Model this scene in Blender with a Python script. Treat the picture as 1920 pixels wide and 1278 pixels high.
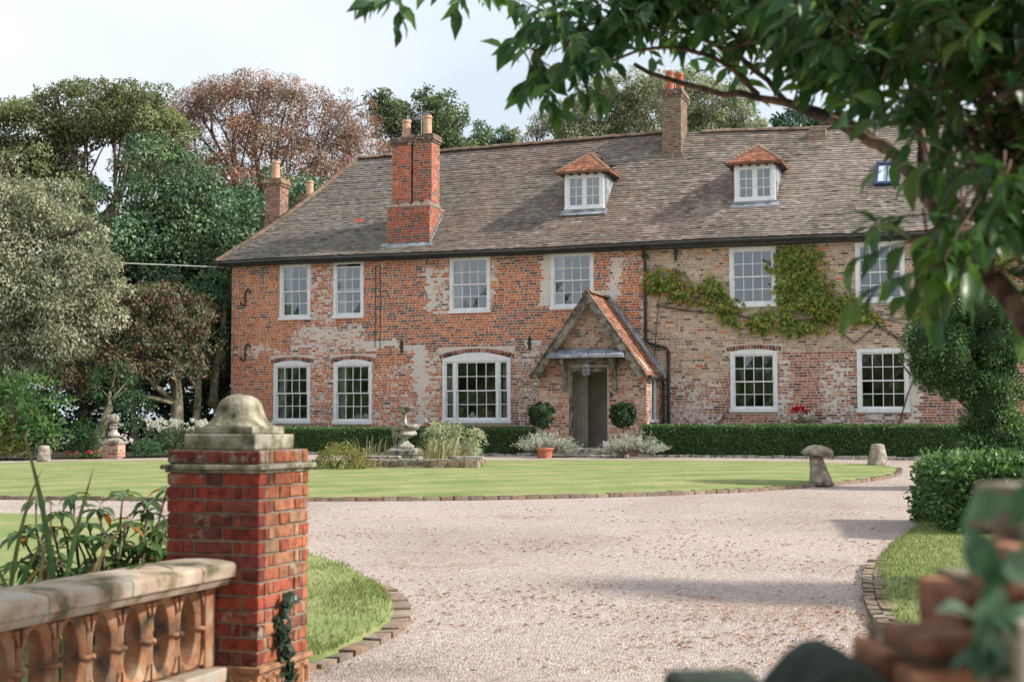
import bpy, math, random
import numpy as np
from mathutils import Vector, Matrix

for o in list(bpy.data.objects):
    bpy.data.objects.remove(o)
S = bpy.context.scene
COL = S.collection
RNG = np.random.default_rng(7)
random.seed(7)
rad = math.radians

# ------------------------------------------------------------------ camera, sky, sun, exposure
EYE = 0.85
cd = bpy.data.cameras.new('camera')
cam = bpy.data.objects.new('camera', cd)
COL.objects.link(cam)
cam.location = (0, 0, EYE)
cam.rotation_euler = (rad(90 + 3.348), 0, 0)
cd.sensor_width = 36
cd.lens = 50
cd.clip_start = 0.1
cd.clip_end = 2000
cd.dof.use_dof = True
cd.dof.focus_distance = 24
cd.dof.aperture_fstop = 3.6
S.camera = cam

SUN_AZ, SUN_EL = rad(-11), rad(36)
world = bpy.data.worlds.new('World')
S.world = world
world.use_nodes = True
wn, wl = world.node_tree.nodes, world.node_tree.links
for n in list(wn):
    wn.remove(n)
w_out = wn.new('ShaderNodeOutputWorld')
w_sky = wn.new('ShaderNodeTexSky')
w_sky.sky_type = 'NISHITA'
w_sky.sun_disc = False
w_sky.sun_elevation = SUN_EL
w_sky.sun_rotation = rad(90) - SUN_AZ
w_sky.air_density = 1.0
w_sky.dust_density = 3.0
w_sky.ozone_density = 1.0
w_bg = wn.new('ShaderNodeBackground')
w_bg.inputs[1].default_value = 0.06
w_veil = wn.new('ShaderNodeBackground')          # thin even cloud veil
w_tc = wn.new('ShaderNodeTexCoord')
w_no = wn.new('ShaderNodeTexNoise')
w_no.inputs['Scale'].default_value = 2.2
w_no.inputs['Detail'].default_value = 5
w_cr = wn.new('ShaderNodeValToRGB')
w_cr.color_ramp.elements[0].position = 0.36
w_cr.color_ramp.elements[0].color = (0.43, 0.475, 0.53, 1)
w_cr.color_ramp.elements[1].position = 0.66
w_cr.color_ramp.elements[1].color = (0.63, 0.655, 0.685, 1)
w_veil.inputs[1].default_value = 0.58
w_mix = wn.new('ShaderNodeMixShader')
w_mix.inputs[0].default_value = 0.88
wl.new(w_tc.outputs['Generated'], w_no.inputs['Vector'])
wl.new(w_no.outputs['Fac'], w_cr.inputs['Fac'])
wl.new(w_cr.outputs['Color'], w_veil.inputs[0])
wl.new(w_sky.outputs[0], w_bg.inputs[0])
wl.new(w_bg.outputs[0], w_mix.inputs[1])
wl.new(w_veil.outputs[0], w_mix.inputs[2])
wl.new(w_mix.outputs[0], w_out.inputs[0])

sd = bpy.data.lights.new('sun', 'SUN')
sd.energy = 2.0
sd.angle = rad(2.5)
sd.color = (1.0, 0.93, 0.83)
sun = bpy.data.objects.new('sun', sd)
COL.objects.link(sun)
sun.rotation_euler = (0, math.pi / 2 - SUN_EL, SUN_AZ)
sun.location = (30, -8, 25)

S.view_settings.view_transform = 'Standard'
S.view_settings.look = 'None'
S.view_settings.exposure = 1.7
S.view_settings.gamma = 1
S.render.engine = 'CYCLES'
S.cycles.max_bounces = 6
S.cycles.transparent_max_bounces = 12

# ------------------------------------------------------------------ helpers
def gz(y):
    return -0.0212 * (36 - y) if y < 36 else 0.0

C19, S19 = math.cos(rad(19)), math.sin(rad(19))
def L(x, y, z=0.0):
    """house frame -> world"""
    y += 38
    return (x * C19 + y * S19, -x * S19 + y * C19, z)

def hsh(ix, iy, seed):
    v = np.sin(ix * 127.1 + iy * 311.7 + seed * 74.7) * 43758.5453
    return v - np.floor(v)

def vnoise(x, y, seed=0):
    x = np.asarray(x, float); y = np.asarray(y, float)
    ix, iy = np.floor(x), np.floor(y)
    fx, fy = x - ix, y - iy
    fx = fx * fx * (3 - 2 * fx); fy = fy * fy * (3 - 2 * fy)
    a, b = hsh(ix, iy, seed), hsh(ix + 1, iy, seed)
    c, d = hsh(ix, iy + 1, seed), hsh(ix + 1, iy + 1, seed)
    return (a * (1 - fx) + b * fx) * (1 - fy) + (c * (1 - fx) + d * fx) * fy

def fbm(x, y, seed=0):
    return (vnoise(x, y, seed) + .5 * vnoise(x * 2.1, y * 2.1, seed + 1) + .25 * vnoise(x * 4.3, y * 4.3, seed + 2)) / 1.75

def tag(o, label=None, cat=None, group=None, kind=None):
    if label: o['label'] = label
    if cat: o['category'] = cat
    if group: o['group'] = group
    if kind: o['kind'] = kind
    return o

def link(name, data, parent=None):
    o = bpy.data.objects.new(name, data)
    COL.objects.link(o)
    if parent is not None:
        o.parent = parent
    return o

def empty(name, loc=(0, 0, 0), rz=0, parent=None):
    o = link(name, None, parent)
    o.empty_display_size = 0.2
    o.location = loc
    o.rotation_euler = (0, 0, rz)
    return o

def copy_tree(o, parent=None):
    c = o.copy()
    COL.objects.link(c)
    c.parent = parent
    for ch in o.children:
        copy_tree(ch, c)
    return c

class MB:
    """collects shapes, builds ONE mesh object"""
    def __init__(self):
        self.v, self.f, self.c = [], [], []
        self.has = False
    def add(self, vs, fs, col=None):
        b = len(self.v)
        self.v.extend(vs)
        self.f.extend([tuple(i + b for i in f) for f in fs])
        if col is not None:
            self.has = True
            self.c.extend([col] * len(vs))
        else:
            self.c.extend([(1, 1, 1, 0)] * len(vs))
        return self
    def box(self, x0, x1, y0, y1, z0, z1, col=None, j=0.0, back=True):
        vs = [(x0, y0, z0), (x1, y0, z0), (x1, y1, z0), (x0, y1, z0), (x0, y0, z1), (x1, y0, z1), (x1, y1, z1), (x0, y1, z1)]
        if j:
            vs = [tuple(q + random.uniform(-j, j) for q in p) for p in vs]
        fs = [(3, 2, 1, 0), (4, 5, 6, 7), (0, 1, 5, 4), (1, 2, 6, 5), (3, 0, 4, 7)]
        if back: fs.append((2, 3, 7, 6))
        return self.add(vs, fs, col)
    def hexa(self, p, col=None):
        """8 points: bottom 4 ccw, top 4 ccw"""
        return self.add(list(p), [(3, 2, 1, 0), (4, 5, 6, 7), (0, 1, 5, 4), (1, 2, 6, 5), (2, 3, 7, 6), (3, 0, 4, 7)], col)
    def prism(self, poly, y0, y1, col=None, axis='y'):
        """poly in (x,z) extruded along y (or in (x,y) along z, (y,z) along x)"""
        n = len(poly)
        if axis == 'y':
            vs = [(a, y0, b) for a, b in poly] + [(a, y1, b) for a, b in poly]
        elif axis == 'z':
            vs = [(a, b, y0) for a, b in poly] + [(a, b, y1) for a, b in poly]
        else:
            vs = [(y0, a, b) for a, b in poly] + [(y1, a, b) for a, b in poly]
        fs = [tuple(range(n)), tuple(range(2 * n - 1, n - 1, -1))]
        fs += [(i, i + n, (i + 1) % n + n, (i + 1) % n) for i in range(n)]
        return self.add(vs, fs, col)
    def tube(self, path, r, n=6, col=None, cap=True):
        path = [Vector(p) for p in path]
        if not hasattr(r, '__len__'): r = [r] * len(path)
        vs, fs = [], []
        up = Vector((0.13, 0.07, 1))
        for i, p in enumerate(path):
            d = (path[min(i + 1, len(path) - 1)] - path[max(i - 1, 0)])
            if d.length < 1e-9: d = Vector((0, 0, 1))
            d.normalize()
            u = up if abs(d.dot(up.normalized())) < .95 else Vector((1, 0.1, 0))
            a = d.cross(u).normalized(); b = d.cross(a)
            for k in range(n):
                t = 2 * math.pi * k / n
                q = p + (a * math.cos(t) + b * math.sin(t)) * r[i]
                vs.append((q.x, q.y, q.z))
        for i in range(len(path) - 1):
            for k in range(n):
                k2 = (k + 1) % n
                fs.append((i * n + k, i * n + k2, (i + 1) * n + k2, (i + 1) * n + k))
        if cap:
            fs.append(tuple(range(n - 1, -1, -1)))
            fs.append(tuple(range((len(path) - 1) * n, len(path) * n)))
        return self.add(vs, fs, col)
    def lathe(self, prof, n=24, c=(0, 0), col=None, sq=0.0, wob=0.0):
        """prof [(r,z)]; sq>0 pushes the round section towards a square"""
        vs, fs = [], []
        for r, z in prof:
            for k in range(n):
                t = 2 * math.pi * k / n
                s = 1.0
                if sq:
                    m = max(abs(math.cos(t)), abs(math.sin(t)))
                    s = (1 - sq) + sq / m
                s *= 1 + wob * random.uniform(-1, 1)
                vs.append((c[0] + r * s * math.cos(t), c[1] + r * s * math.sin(t), z))
        m = len(prof)
        for i in range(m - 1):
            for k in range(n):
                k2 = (k + 1) % n
                fs.append((i * n + k, i * n + k2, (i + 1) * n + k2, (i + 1) * n + k))
        fs.append(tuple(range(n - 1, -1, -1)))
        fs.append(tuple(range((m - 1) * n, m * n)))
        return self.add(vs, fs, col)
    def build(self, name, mat, parent=None, smooth=False, bevel=0.0):
        me = bpy.data.meshes.new(name)
        me.from_pydata(self.v, [], self.f)
        if self.has:
            at = me.color_attributes.new('Col', 'FLOAT_COLOR', 'POINT')
            at.data.foreach_set('color', np.array(self.c, dtype=np.float32).ravel())
        if smooth:
            me.polygons.foreach_set('use_smooth', [True] * len(me.polygons))
        me.materials.append(mat)
        me.update()
        o = link(name, me, parent)
        if bevel:
            m = o.modifiers.new('bevel', 'BEVEL'); m.width = bevel; m.segments = 2; m.limit_method = 'ANGLE'
        return o

T_DIAMOND = (np.array([(0, 0, 0), (.42, .5, .10), (1, 0, -.06), (.42, -.5, .10)]), [(0, 1, 2, 3)])
T_BLADE = (np.array([(0, .5, 0), (0, -.5, 0), (1, 0, 0)]), [(0, 1, 2)])
T_LEAF = (np.array([(0, 0, 0), (.12, .20, .04), (.35, .46, .09), (.62, .44, .05), (.84, .20, -.08), (1.04, 0, -.22),
                    (.84, -.20, -.08), (.62, -.44, .05), (.35, -.46, .09), (.12, -.20, .04), (.35, 0, .0), (.66, 0, -.04)]),
          [(0, 10, 2, 1), (10, 11, 3, 2), (11, 5, 4, 3), (0, 9, 8, 10), (10, 8, 7, 11), (11, 7, 6, 5)])

def unit(a):
    return a / np.maximum(np.linalg.norm(a, axis=1, keepdims=True), 1e-9)

def leaves(name, mat, c, d, n, length, width, col, parent=None, tpl=T_DIAMOND, smooth=False):
    """c points, d leaf axis, n rough normal, length/width arrays, col (N,3)"""
    N = len(c)
    d = unit(d)
    s = unit(np.cross(n, d)); n2 = np.cross(d, s)
    tv, tf = tpl
    length = np.broadcast_to(length, (N,)); width = np.broadcast_to(width, (N,))
    V = (c[:, None, :] + d[:, None, :] * (tv[None, :, 0:1] * length[:, None, None])
         + s[:, None, :] * (tv[None, :, 1:2] * width[:, None, None])
         + n2[:, None, :] * (tv[None, :, 2:3] * length[:, None, None]))
    k = len(tv)
    me = bpy.data.meshes.new(name)
    me.vertices.add(N * k)
    me.vertices.foreach_set('co', V.reshape(-1).astype(np.float32))
    fl = [len(f) for f in tf]
    idx = np.concatenate([np.array(f) for f in tf])
    loops = (idx[None, :] + (np.arange(N) * k)[:, None]).reshape(-1)
    tot = np.tile(np.array(fl), N)
    st = np.concatenate([[0], np.cumsum(tot)[:-1]])
    me.loops.add(len(loops)); me.polygons.add(len(tot))
    me.loops.foreach_set('vertex_index', loops.astype(np.int32))
    me.polygons.foreach_set('loop_start', st.astype(np.int32))
    me.polygons.foreach_set('loop_total', tot.astype(np.int32))
    if smooth:
        me.polygons.foreach_set('use_smooth', np.ones(len(tot), dtype=bool))
    me.update(calc_edges=True)
    at = me.color_attributes.new('Col', 'FLOAT_COLOR', 'POINT')
    cc = np.concatenate([np.repeat(col, k, axis=0), np.zeros((N * k, 1))], axis=1)
    at.data.foreach_set('color', cc.astype(np.float32).ravel())
    me.materials.append(mat)
    return link(name, me, parent)

# ------------------------------------------------------------------ materials
def new_mat(name):
    m = bpy.data.materials.new(name)
    m.use_nodes = True
    nt = m.node_tree
    b = nt.nodes['Principled BSDF']
    return m, nt.nodes, nt.links, b

def noise_node(n, l, scale, detail=4, coord='Object', rough=.55):
    tc = n.new('ShaderNodeTexCoord'); t = n.new('ShaderNodeTexNoise')
    t.inputs['Scale'].default_value = scale; t.inputs['Detail'].default_value = detail
    t.inputs['Roughness'].default_value = rough
    l.new(tc.outputs[coord], t.inputs['Vector'])
    return t

def stretch(n, l, src, k=2.0):
    m = n.new('ShaderNodeMath'); m.operation = 'MULTIPLY_ADD'; m.use_clamp = True
    m.inputs[1].default_value = k; m.inputs[2].default_value = .5 - .5 * k
    l.new(src, m.inputs[0])
    return m.outputs[0]

def ramp(n, l, src, stops):
    r = n.new('ShaderNodeValToRGB')
    e = r.color_ramp.elements
    e[0].position, e[0].color = stops[0][0], (*stops[0][1], 1)
    e[1].position, e[1].color = stops[-1][0], (*stops[-1][1], 1)
    for p, c in stops[1:-1]:
        q = e.new(p); q.color = (*c, 1)
    l.new(src, r.inputs['Fac'])
    return r

def bump(n, l, b, src, strength, dist=0.01):
    bp = n.new('ShaderNodeBump')
    bp.inputs['Strength'].default_value = strength; bp.inputs['Distance'].default_value = dist
    l.new(src, bp.inputs['Height']); l.new(bp.outputs[0], b.inputs['Normal'])

def mixc(n, l, fac, a, b, mode='MIX'):
    m = n.new('ShaderNodeMix'); m.data_type = 'RGBA'; m.blend_type = mode
    for s, v in ((0, fac), (6, a), (7, b)):
        if hasattr(v, 'is_linked'): l.new(v, m.inputs[s])
        else: m.inputs[s].default_value = v if s == 0 else (*v, 1)
    return m.outputs[2]

def mat_noise(name, stops, scale=8, rough=.8, bs=.3, bd=.01, spec=.3, bscale=None, metal=0, detail=6):
    m, n, l, b = new_mat(name)
    t = noise_node(n, l, scale, detail)
    r = ramp(n, l, stretch(n, l, t.outputs['Fac']), stops)
    l.new(r.outputs[0], b.inputs['Base Color'])
    b.inputs['Roughness'].default_value = rough
    b.inputs['Specular IOR Level'].default_value = spec
    b.inputs['Metallic'].default_value = metal
    if bs:
        t2 = noise_node(n, l, bscale or scale * 3, 5)
        bump(n, l, b, t2.outputs['Fac'], bs, bd)
    return m

def mat_masonry(name, wash_col=(.70, .66, .61), grime=.35, bs=.5, scale=14, wscale=11):
    """colour from the pieces' own Col attribute, grain and grime, limewash where its alpha says so"""
    m, n, l, b = new_mat(name)
    at = n.new('ShaderNodeVertexColor'); at.layer_name = 'Col'
    g = noise_node(n, l, scale, 6)
    gr = ramp(n, l, stretch(n, l, g.outputs['Fac'], 1.7), [(.15, (1 - grime,) * 3), (.6, (1, 1, 1)), (.8, (1.12, 1.1, 1.08))])
    c1 = mixc(n, l, 1.0, at.outputs['Color'], gr.outputs[0], 'MULTIPLY')
    w = noise_node(n, l, wscale, 7, rough=.7)
    sb = n.new('ShaderNodeMath'); sb.operation = 'SUBTRACT'
    l.new(at.outputs['Alpha'], sb.inputs[0]); l.new(stretch(n, l, w.outputs['Fac'], 2.2), sb.inputs[1])
    ma = n.new('ShaderNodeMath'); ma.operation = 'MULTIPLY_ADD'; ma.use_clamp = True
    ma.inputs[1].default_value = 5; ma.inputs[2].default_value = .15
    l.new(sb.outputs[0], ma.inputs[0])
    mm = n.new('ShaderNodeMath'); mm.operation = 'MULTIPLY'; mm.inputs[1].default_value = .9
    l.new(ma.outputs[0], mm.inputs[0])
    c2 = mixc(n, l, mm.outputs[0], c1, wash_col)
    l.new(c2, b.inputs['Base Color'])
    b.inputs['Roughness'].default_value = .88
    b.inputs['Specular IOR Level'].default_value = .2
    t2 = noise_node(n, l, 60, 4)
    bump(n, l, b, t2.outputs['Fac'], bs, .004)
    return m

def mat_leaf(name, gloss=.45, trans=.3, spec=.4):
    m, n, l, b = new_mat(name)
    at = n.new('ShaderNodeVertexColor'); at.layer_name = 'Col'
    nz = noise_node(n, l, 14, 4)
    nr = ramp(n, l, stretch(n, l, nz.outputs['Fac']), [(.1, (.72, .74, .72)), (.9, (1.25, 1.22, 1.15))])
    lc = mixc(n, l, 1.0, at.outputs['Color'], nr.outputs[0], 'MULTIPLY')
    l.new(lc, b.inputs['Base Color'])
    b.inputs['Roughness'].default_value = gloss
    b.inputs['Specular IOR Level'].default_value = spec
    tr = n.new('ShaderNodeBsdfTranslucent')
    hs = n.new('ShaderNodeHueSaturation'); hs.inputs['Saturation'].default_value = 1.15; hs.inputs['Value'].default_value = 1.5
    hs.inputs['Hue'].default_value = .485
    l.new(lc, hs.inputs['Color']); l.new(hs.outputs[0], tr.inputs['Color'])
    mx = n.new('ShaderNodeMixShader'); mx.inputs[0].default_value = trans
    l.new(b.outputs[0], mx.inputs[1]); l.new(tr.outputs[0], mx.inputs[2])
    l.new(mx.outputs[0], n['Material Output'].inputs['Surface'])
    return m

M = {}
M['brick'] = mat_masonry('house brick')
M['pier_brick'] = mat_masonry('pier brick', wash_col=(.26, .24, .18), grime=.55, bs=.9, scale=20)
M['mortar'] = mat_masonry('lime mortar', grime=.25, bs=.6)
M['tile'] = mat_masonry('clay roof tile', wash_col=(.30, .29, .24), grime=.3, bs=.5, scale=7)
M['ridge'] = mat_noise('ridge clay', [(.2, (.12, .09, .07)), (.5, (.20, .13, .09)), (.8, (.27, .20, .145))], 2.0, .85, .4)
M['white'] = mat_noise('white paint', [(.25, (.70, .71, .72)), (.6, (.80, .80, .80))], 5, .45, .05, .002, .4)
M['lead'] = mat_noise('lead sheet', [(.3, (.16, .18, .21)), (.7, (.33, .36, .40))], 4, .5, .2, .005, .5)
M['iron'] = mat_noise('black iron', [(.3, (.012, .013, .013)), (.7, (.03, .03, .03))], 12, .45, .15, .002, .5)
M['gutter'] = mat_noise('gutter iron', [(.3, (.02, .022, .02)), (.7, (.045, .045, .04))], 5, .6, .2, .003, .4)
M['oak'] = mat_noise('weathered oak', [(.3, (.09, .075, .06)), (.55, (.20, .175, .145)), (.8, (.30, .275, .24))], 6, .85, .5, .006, .2)
M['plank'] = mat_noise('painted plank', [(.3, (.30, .27, .22)), (.7, (.38, .345, .28))], 4, .7, .15)
M['door'] = mat_noise('red brown door', [(.3, (.09, .035, .025)), (.7, (.15, .06, .04))], 6, .45, .1)
M['plaster'] = mat_noise('cream plaster', [(.3, (.36, .33, .27)), (.7, (.44, .40, .33))], 3, .9, .1)
M['room'] = mat_noise('room wall', [(.3, (.16, .14, .12)), (.7, (.24, .21, .18))], 1, .9, 0)
M['curtain'] = mat_noise('cream curtain', [(.3, (.45, .43, .39)), (.7, (.55, .53, .48))], 6, .9, .1)
M['pot'] = mat_noise('chimney pot clay', [(.3, (.42, .25, .16)), (.7, (.55, .37, .26))], 6, .8, .2)
M['pot_red'] = mat_noise('red clay pot', [(.3, (.36, .11, .055)), (.7, (.46, .18, .10))], 6, .75, .2)
M['terracotta'] = mat_noise('terracotta', [(.10, (.04, .035, .028)), (.30, (.16, .10, .065)), (.50, (.31, .145, .075)), (.70, (.34, .21, .13)), (.90, (.38, .31, .22))], 7, .8, .5, .006)
M['coping'] = mat_noise('weathered coping', [(.25, (.13, .12, .07)), (.45, (.33, .25, .18)), (.65, (.42, .34, .27)), (.85, (.38, .37, .31))], 6, .85, .5, .006)
M['stone'] = mat_noise('grey garden stone', [(.25, (.10, .095, .08)), (.45, (.27, .25, .21)), (.7, (.40, .38, .33)), (.85, (.52, .50, .45))], 9, .9, .6, .01)
M['mossy'] = mat_noise('mossy stone', [(.05, (.03, .028, .022)), (.25, (.10, .10, .06)), (.5, (.22, .205, .14)), (.8, (.36, .34, .28))], 11, .92, .8, .012)
M['staddle'] = mat_noise('lichen staddle stone', [(.08, (.10, .088, .07)), (.35, (.22, .185, .145)), (.65, (.32, .275, .22)), (.92, (.50, .47, .42))], 9, .92, .7, .012)
M['darkmoss'] = mat_noise('dark mossy coping', [(.3, (.018, .028, .022)), (.7, (.045, .062, .045))], 9, .95, .6, .01)
M['bark'] = mat_noise('bark', [(.3, (.07, .055, .04)), (.55, (.16, .13, .095)), (.8, (.22, .20, .14))], 8, .9, .8, .02)
M['bark_green'] = mat_noise('algae bark', [(.3, (.09, .08, .05)), (.55, (.20, .185, .115)), (.8, (.28, .26, .18))], 5, .9, .7, .02)
M['twig'] = mat_noise('grey brown twig', [(.3, (.15, .12, .10)), (.7, (.33, .28, .24))], 5, .9, .2)
M['bark_red'] = mat_noise('cherry bark', [(.3, (.035, .026, .02)), (.5, (.10, .055, .04)), (.75, (.20, .12, .08))], 12, .75, .6, .006)
M['soil'] = mat_noise('bed soil', [(.3, (.02, .016, .011)), (.7, (.05, .04, .028))], 6, 1, .8, .03)
M['kerb'] = mat_masonry('edging brick', wash_col=(.30, .27, .20), grime=.5, bs=.8, scale=14)
M['leaf'] = mat_leaf('leaf matt', .6, .28, .25)
M['leaf_gloss'] = mat_leaf('leaf glossy', .36, .42, .45)
M['leaf_ever'] = mat_leaf('leaf evergreen', .45, .15, .4)
M['petal'] = mat_leaf('petal', .6, .35, .2)
M['cable'] = mat_noise('pale cable', [(.3, (.5, .5, .48)), (.7, (.6, .6, .58))], 3, .6, 0)
M['blue'] = mat_noise('dark blue frame', [(.3, (.02, .035, .08)), (.7, (.035, .06, .12))], 4, .4, .05)
M['blind'] = mat_noise('pale blue blind', [(.3, (.50, .57, .68)), (.7, (.58, .64, .74))], 4, .7, .05)
M['blackbox'] = mat_noise('black casing', [(.3, (.015, .015, .016)), (.7, (.03, .03, .03))], 8, .5, .1)
M['glaze'] = mat_noise('blue and white glaze', [(.45, (.62, .66, .72)), (.55, (.10, .16, .42))], 30, .2, 0, spec=.5)

def make_glass(name, refl, tint):
    m, n, l, b = new_mat(name)
    n.remove(b)
    tr = n.new('ShaderNodeBsdfTransparent'); tr.inputs[0].default_value = tint
    gl = n.new('ShaderNodeBsdfGlossy'); gl.inputs['Roughness'].default_value = .03
    gl.inputs[0].default_value = (.92, .95, 1, 1)
    t = noise_node(n, l, 2.2, 2)
    bp = n.new('ShaderNodeBump'); bp.inputs['Strength'].default_value = .06; bp.inputs['Distance'].default_value = .03
    l.new(t.outputs['Fac'], bp.inputs['Height']); l.new(bp.outputs[0], gl.inputs['Normal'])
    mx = n.new('ShaderNodeMixShader'); mx.inputs[0].default_value = refl
    l.new(tr.outputs[0], mx.inputs[1]); l.new(gl.outputs[0], mx.inputs[2])
    l.new(mx.outputs[0], n['Material Output'].inputs['Surface'])
    return m
M['glass'] = make_glass('old window glass', .13, (.82, .85, .84, 1))

def mat_gravel():
    m, n, l, b = new_mat('pink gravel')
    tc = n.new('ShaderNodeTexCoord')
    v = n.new('ShaderNodeTexVoronoi'); v.inputs['Scale'].default_value = 62
    l.new(tc.outputs['Object'], v.inputs['Vector'])
    sx = n.new('ShaderNodeSeparateColor'); l.new(v.outputs['Color'], sx.inputs[0])
    r = ramp(n, l, sx.outputs[0], [(0, (.26, .20, .18)), (.25, (.42, .335, .295)), (.6, (.50, .41, .365)), (.85, (.60, .52, .475)), (1, (.68, .615, .57))])
    big = noise_node(n, l, .35, 5)
    rb = ramp(n, l, stretch(n, l, big.outputs['Fac']), [(.1, (.84, .82, .80)), (.5, (1, 1, 1)), (.9, (1.10, 1.09, 1.08))])
    c = mixc(n, l, 1.0, r.outputs[0], rb.outputs[0], 'MULTIPLY')
    lit = noise_node(n, l, 9, 6, rough=.75)            # brown leaf crumbs between the stones
    cl = noise_node(n, l, .5, 3)
    ad = n.new('ShaderNodeMath'); ad.operation = 'MULTIPLY'
    l.new(lit.outputs['Fac'], ad.inputs[0]); l.new(cl.outputs['Fac'], ad.inputs[1])
    rl = ramp(n, l, ad.outputs[0], [(.30, (0, 0, 0)), (.38, (.55, .55, .55))])
    c2 = mixc(n, l, rl.outputs[0], c, (.30, .17, .10))
    l.new(c2, b.inputs['Base Color'])
    b.inputs['Roughness'].default_value = .9
    b.inputs['Specular IOR Level'].default_value = .2
    bump(n, l, b, v.outputs['Distance'], 1.0, -.02)
    return m
M['gravel'] = mat_gravel()

def mat_lawn(name, stripe=True, dry=.5):
    m, n, l, b = new_mat(name)
    tc = n.new('ShaderNodeTexCoord')
    f = noise_node(n, l, 30, 4)
    r = ramp(n, l, f.outputs['Fac'], [(.3, (.135, .19, .058)), (.5, (.18, .24, .08)), (.7, (.225, .28, .11))])
    big = noise_node(n, l, .8, 7, rough=.65)
    rb = ramp(n, l, big.outputs['Fac'], [(.38, (0, 0, 0)), (.7, (1, 1, 1))])
    mu = n.new('ShaderNodeMath'); mu.operation = 'MULTIPLY'; mu.inputs[1].default_value = dry
    l.new(rb.outputs[0], mu.inputs[0])
    c = mixc(n, l, mu.outputs[0], r.outputs[0], (.36, .335, .17))
    mid = noise_node(n, l, 5, 5, rough=.7)
    rm_ = ramp(n, l, stretch(n, l, mid.outputs['Fac']), [(.1, (.82, .86, .80)), (.9, (1.16, 1.12, 1.16))])
    c = mixc(n, l, 1.0, c, rm_.outputs[0], 'MULTIPLY')
    if stripe:
        mp = n.new('ShaderNodeMapping'); mp.inputs['Rotation'].default_value = (0, 0, rad(64))
        w = n.new('ShaderNodeTexWave'); w.inputs['Scale'].default_value = .28; w.inputs['Distortion'].default_value = 2.2
        w.inputs['Detail'].default_value = 2
        l.new(tc.outputs['Object'], mp.inputs[0]); l.new(mp.outputs[0], w.inputs['Vector'])
        rw = ramp(n, l, w.outputs['Fac'], [(.2, (.91, .93, .89)), (.8, (1.09, 1.06, 1.10))])
        c = mixc(n, l, 1.0, c, rw.outputs[0], 'MULTIPLY')
    l.new(c, b.inputs['Base Color'])
    b.inputs['Roughness'].default_value = .9; b.inputs['Specular IOR Level'].default_value = .15
    g = noise_node(n, l, 120, 3)
    bump(n, l, b, g.outputs['Fac'], .6, .02)
    return m
M['lawn'] = mat_lawn('striped lawn', True, .75)
M['verge'] = mat_lawn('worn verge', False, .75)

# ------------------------------------------------------------------ ground
g = MB()
xs = [-400, -60, -20, 0, 20, 60, 400]
ys = [-80, -10, 5, 15, 25, 36, 60, 150, 600]
vs = [(x, y, gz(y)) for y in ys for x in xs]
fs = [(j * 7 + i, j * 7 + i + 1, (j + 1) * 7 + i + 1, (j + 1) * 7 + i) for j in range(len(ys) - 1) for i in range(6)]
g.add(vs, fs)
tag(g.build('gravel_ground', M['gravel']), kind='structure')

def spline(pts, closed=True, step=.2):
    P = [np.array(p, float) for p in pts]
    n = len(P); out = []
    rng_ = range(n) if closed else range(n - 1)
    for i in rng_:
        if closed: a, b, c, d = P[i - 1], P[i], P[(i + 1) % n], P[(i + 2) % n]
        else: a, b, c, d = P[max(i - 1, 0)], P[i], P[i + 1], P[min(i + 2, n - 1)]
        m = max(2, int(np.linalg.norm(c - b) / step))
        for t in np.linspace(0, 1, m, endpoint=False):
            out.append(.5 * ((2 * b) + (-a + c) * t + (2 * a - 5 * b + 4 * c - d) * t * t + (-a + 3 * b - 3 * c + d) * t ** 3))
    if not closed: out.append(P[-1])
    return out

def inside(poly, x, y):
    px = np.array([p[0] for p in poly]); py = np.array([p[1] for p in poly])
    x = np.asarray(x); y = np.asarray(y)
    r = np.zeros(x.shape, bool); j = len(px) - 1
    for i in range(len(px)):
        cnd = ((py[i] > y) != (py[j] > y)) & (x < (px[j] - px[i]) * (y - py[i]) / (py[j] - py[i] + 1e-12) + px[i])
        r ^= cnd; j = i
    return r

def turf(name, outline, mat, h=.06, crown=0.0):
    """raised lawn: rim, side skirt, gently crowned middle"""
    mb = MB()
    n = len(outline)
    c = np.mean(outline, axis=0)
    rings = [(1.0, -.05), (1.0, h * .7), (.985, h), (.8, h + crown * .6), (.45, h + crown), ]
    vs = []
    for s, hh in rings:
        for p in outline:
            q = c + (p - c) * s
            vs.append((q[0], q[1], gz(q[1]) + hh))
    vs.append((c[0], c[1], gz(c[1]) + h + crown))
    fs = []
    for k in range(len(rings) - 1):
        for i in range(n):
            j = (i + 1) % n
            fs.append((k * n + i, k * n + j, (k + 1) * n + j, (k + 1) * n + i))
    k = len(rings) - 1
    for i in range(n):
        fs.append((k * n + i, k * n + (i + 1) % n, len(vs) - 1))
    mb.add(vs, fs)
    return tag(mb.build(name, mat, smooth=True), kind='structure')

CIRC = spline([(-13.4, 27.0), (-11.6, 23.6), (-9.2, 22.2), (-6.6, 21.75), (-4.2, 21.5), (-1.3, 21.65), (.4, 22.0), (1.6, 22.4), (2.95, 23.0), (4.15, 23.8), (5.25, 24.85),
               (6.3, 26.0), (7.2, 27.4), (7.9, 29.1), (8.15, 30.7), (7.5, 32.1), (6.0, 32.9), (4.2, 33.3), (1.75, 33.55), (-.1, 33.6), (-4.5, 33.4), (-8.2, 33.3), (-10.8, 32.6), (-12.8, 30.6)])
lawn = turf('lawn', CIRC, M['lawn'], .07, .04)
VL = spline([(-1.23, 8.5), (-1.02, 9.1), (-.90, 9.6), (-.86, 10.2), (-.93, 11.0), (-1.2, 12.1), (-1.6, 13.3), (-2.15, 14.45), (-3.0, 16.2), (-4.3, 17.5), (-5.6, 18.3), (-6.9, 18.85), (-9, 19), (-10, 14), (-8, 8.6), (-4, 7.6), (-2, 8.0)], step=.15)
verge_l = turf('lawn_verge', VL, M['verge'], .06, .02)
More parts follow.
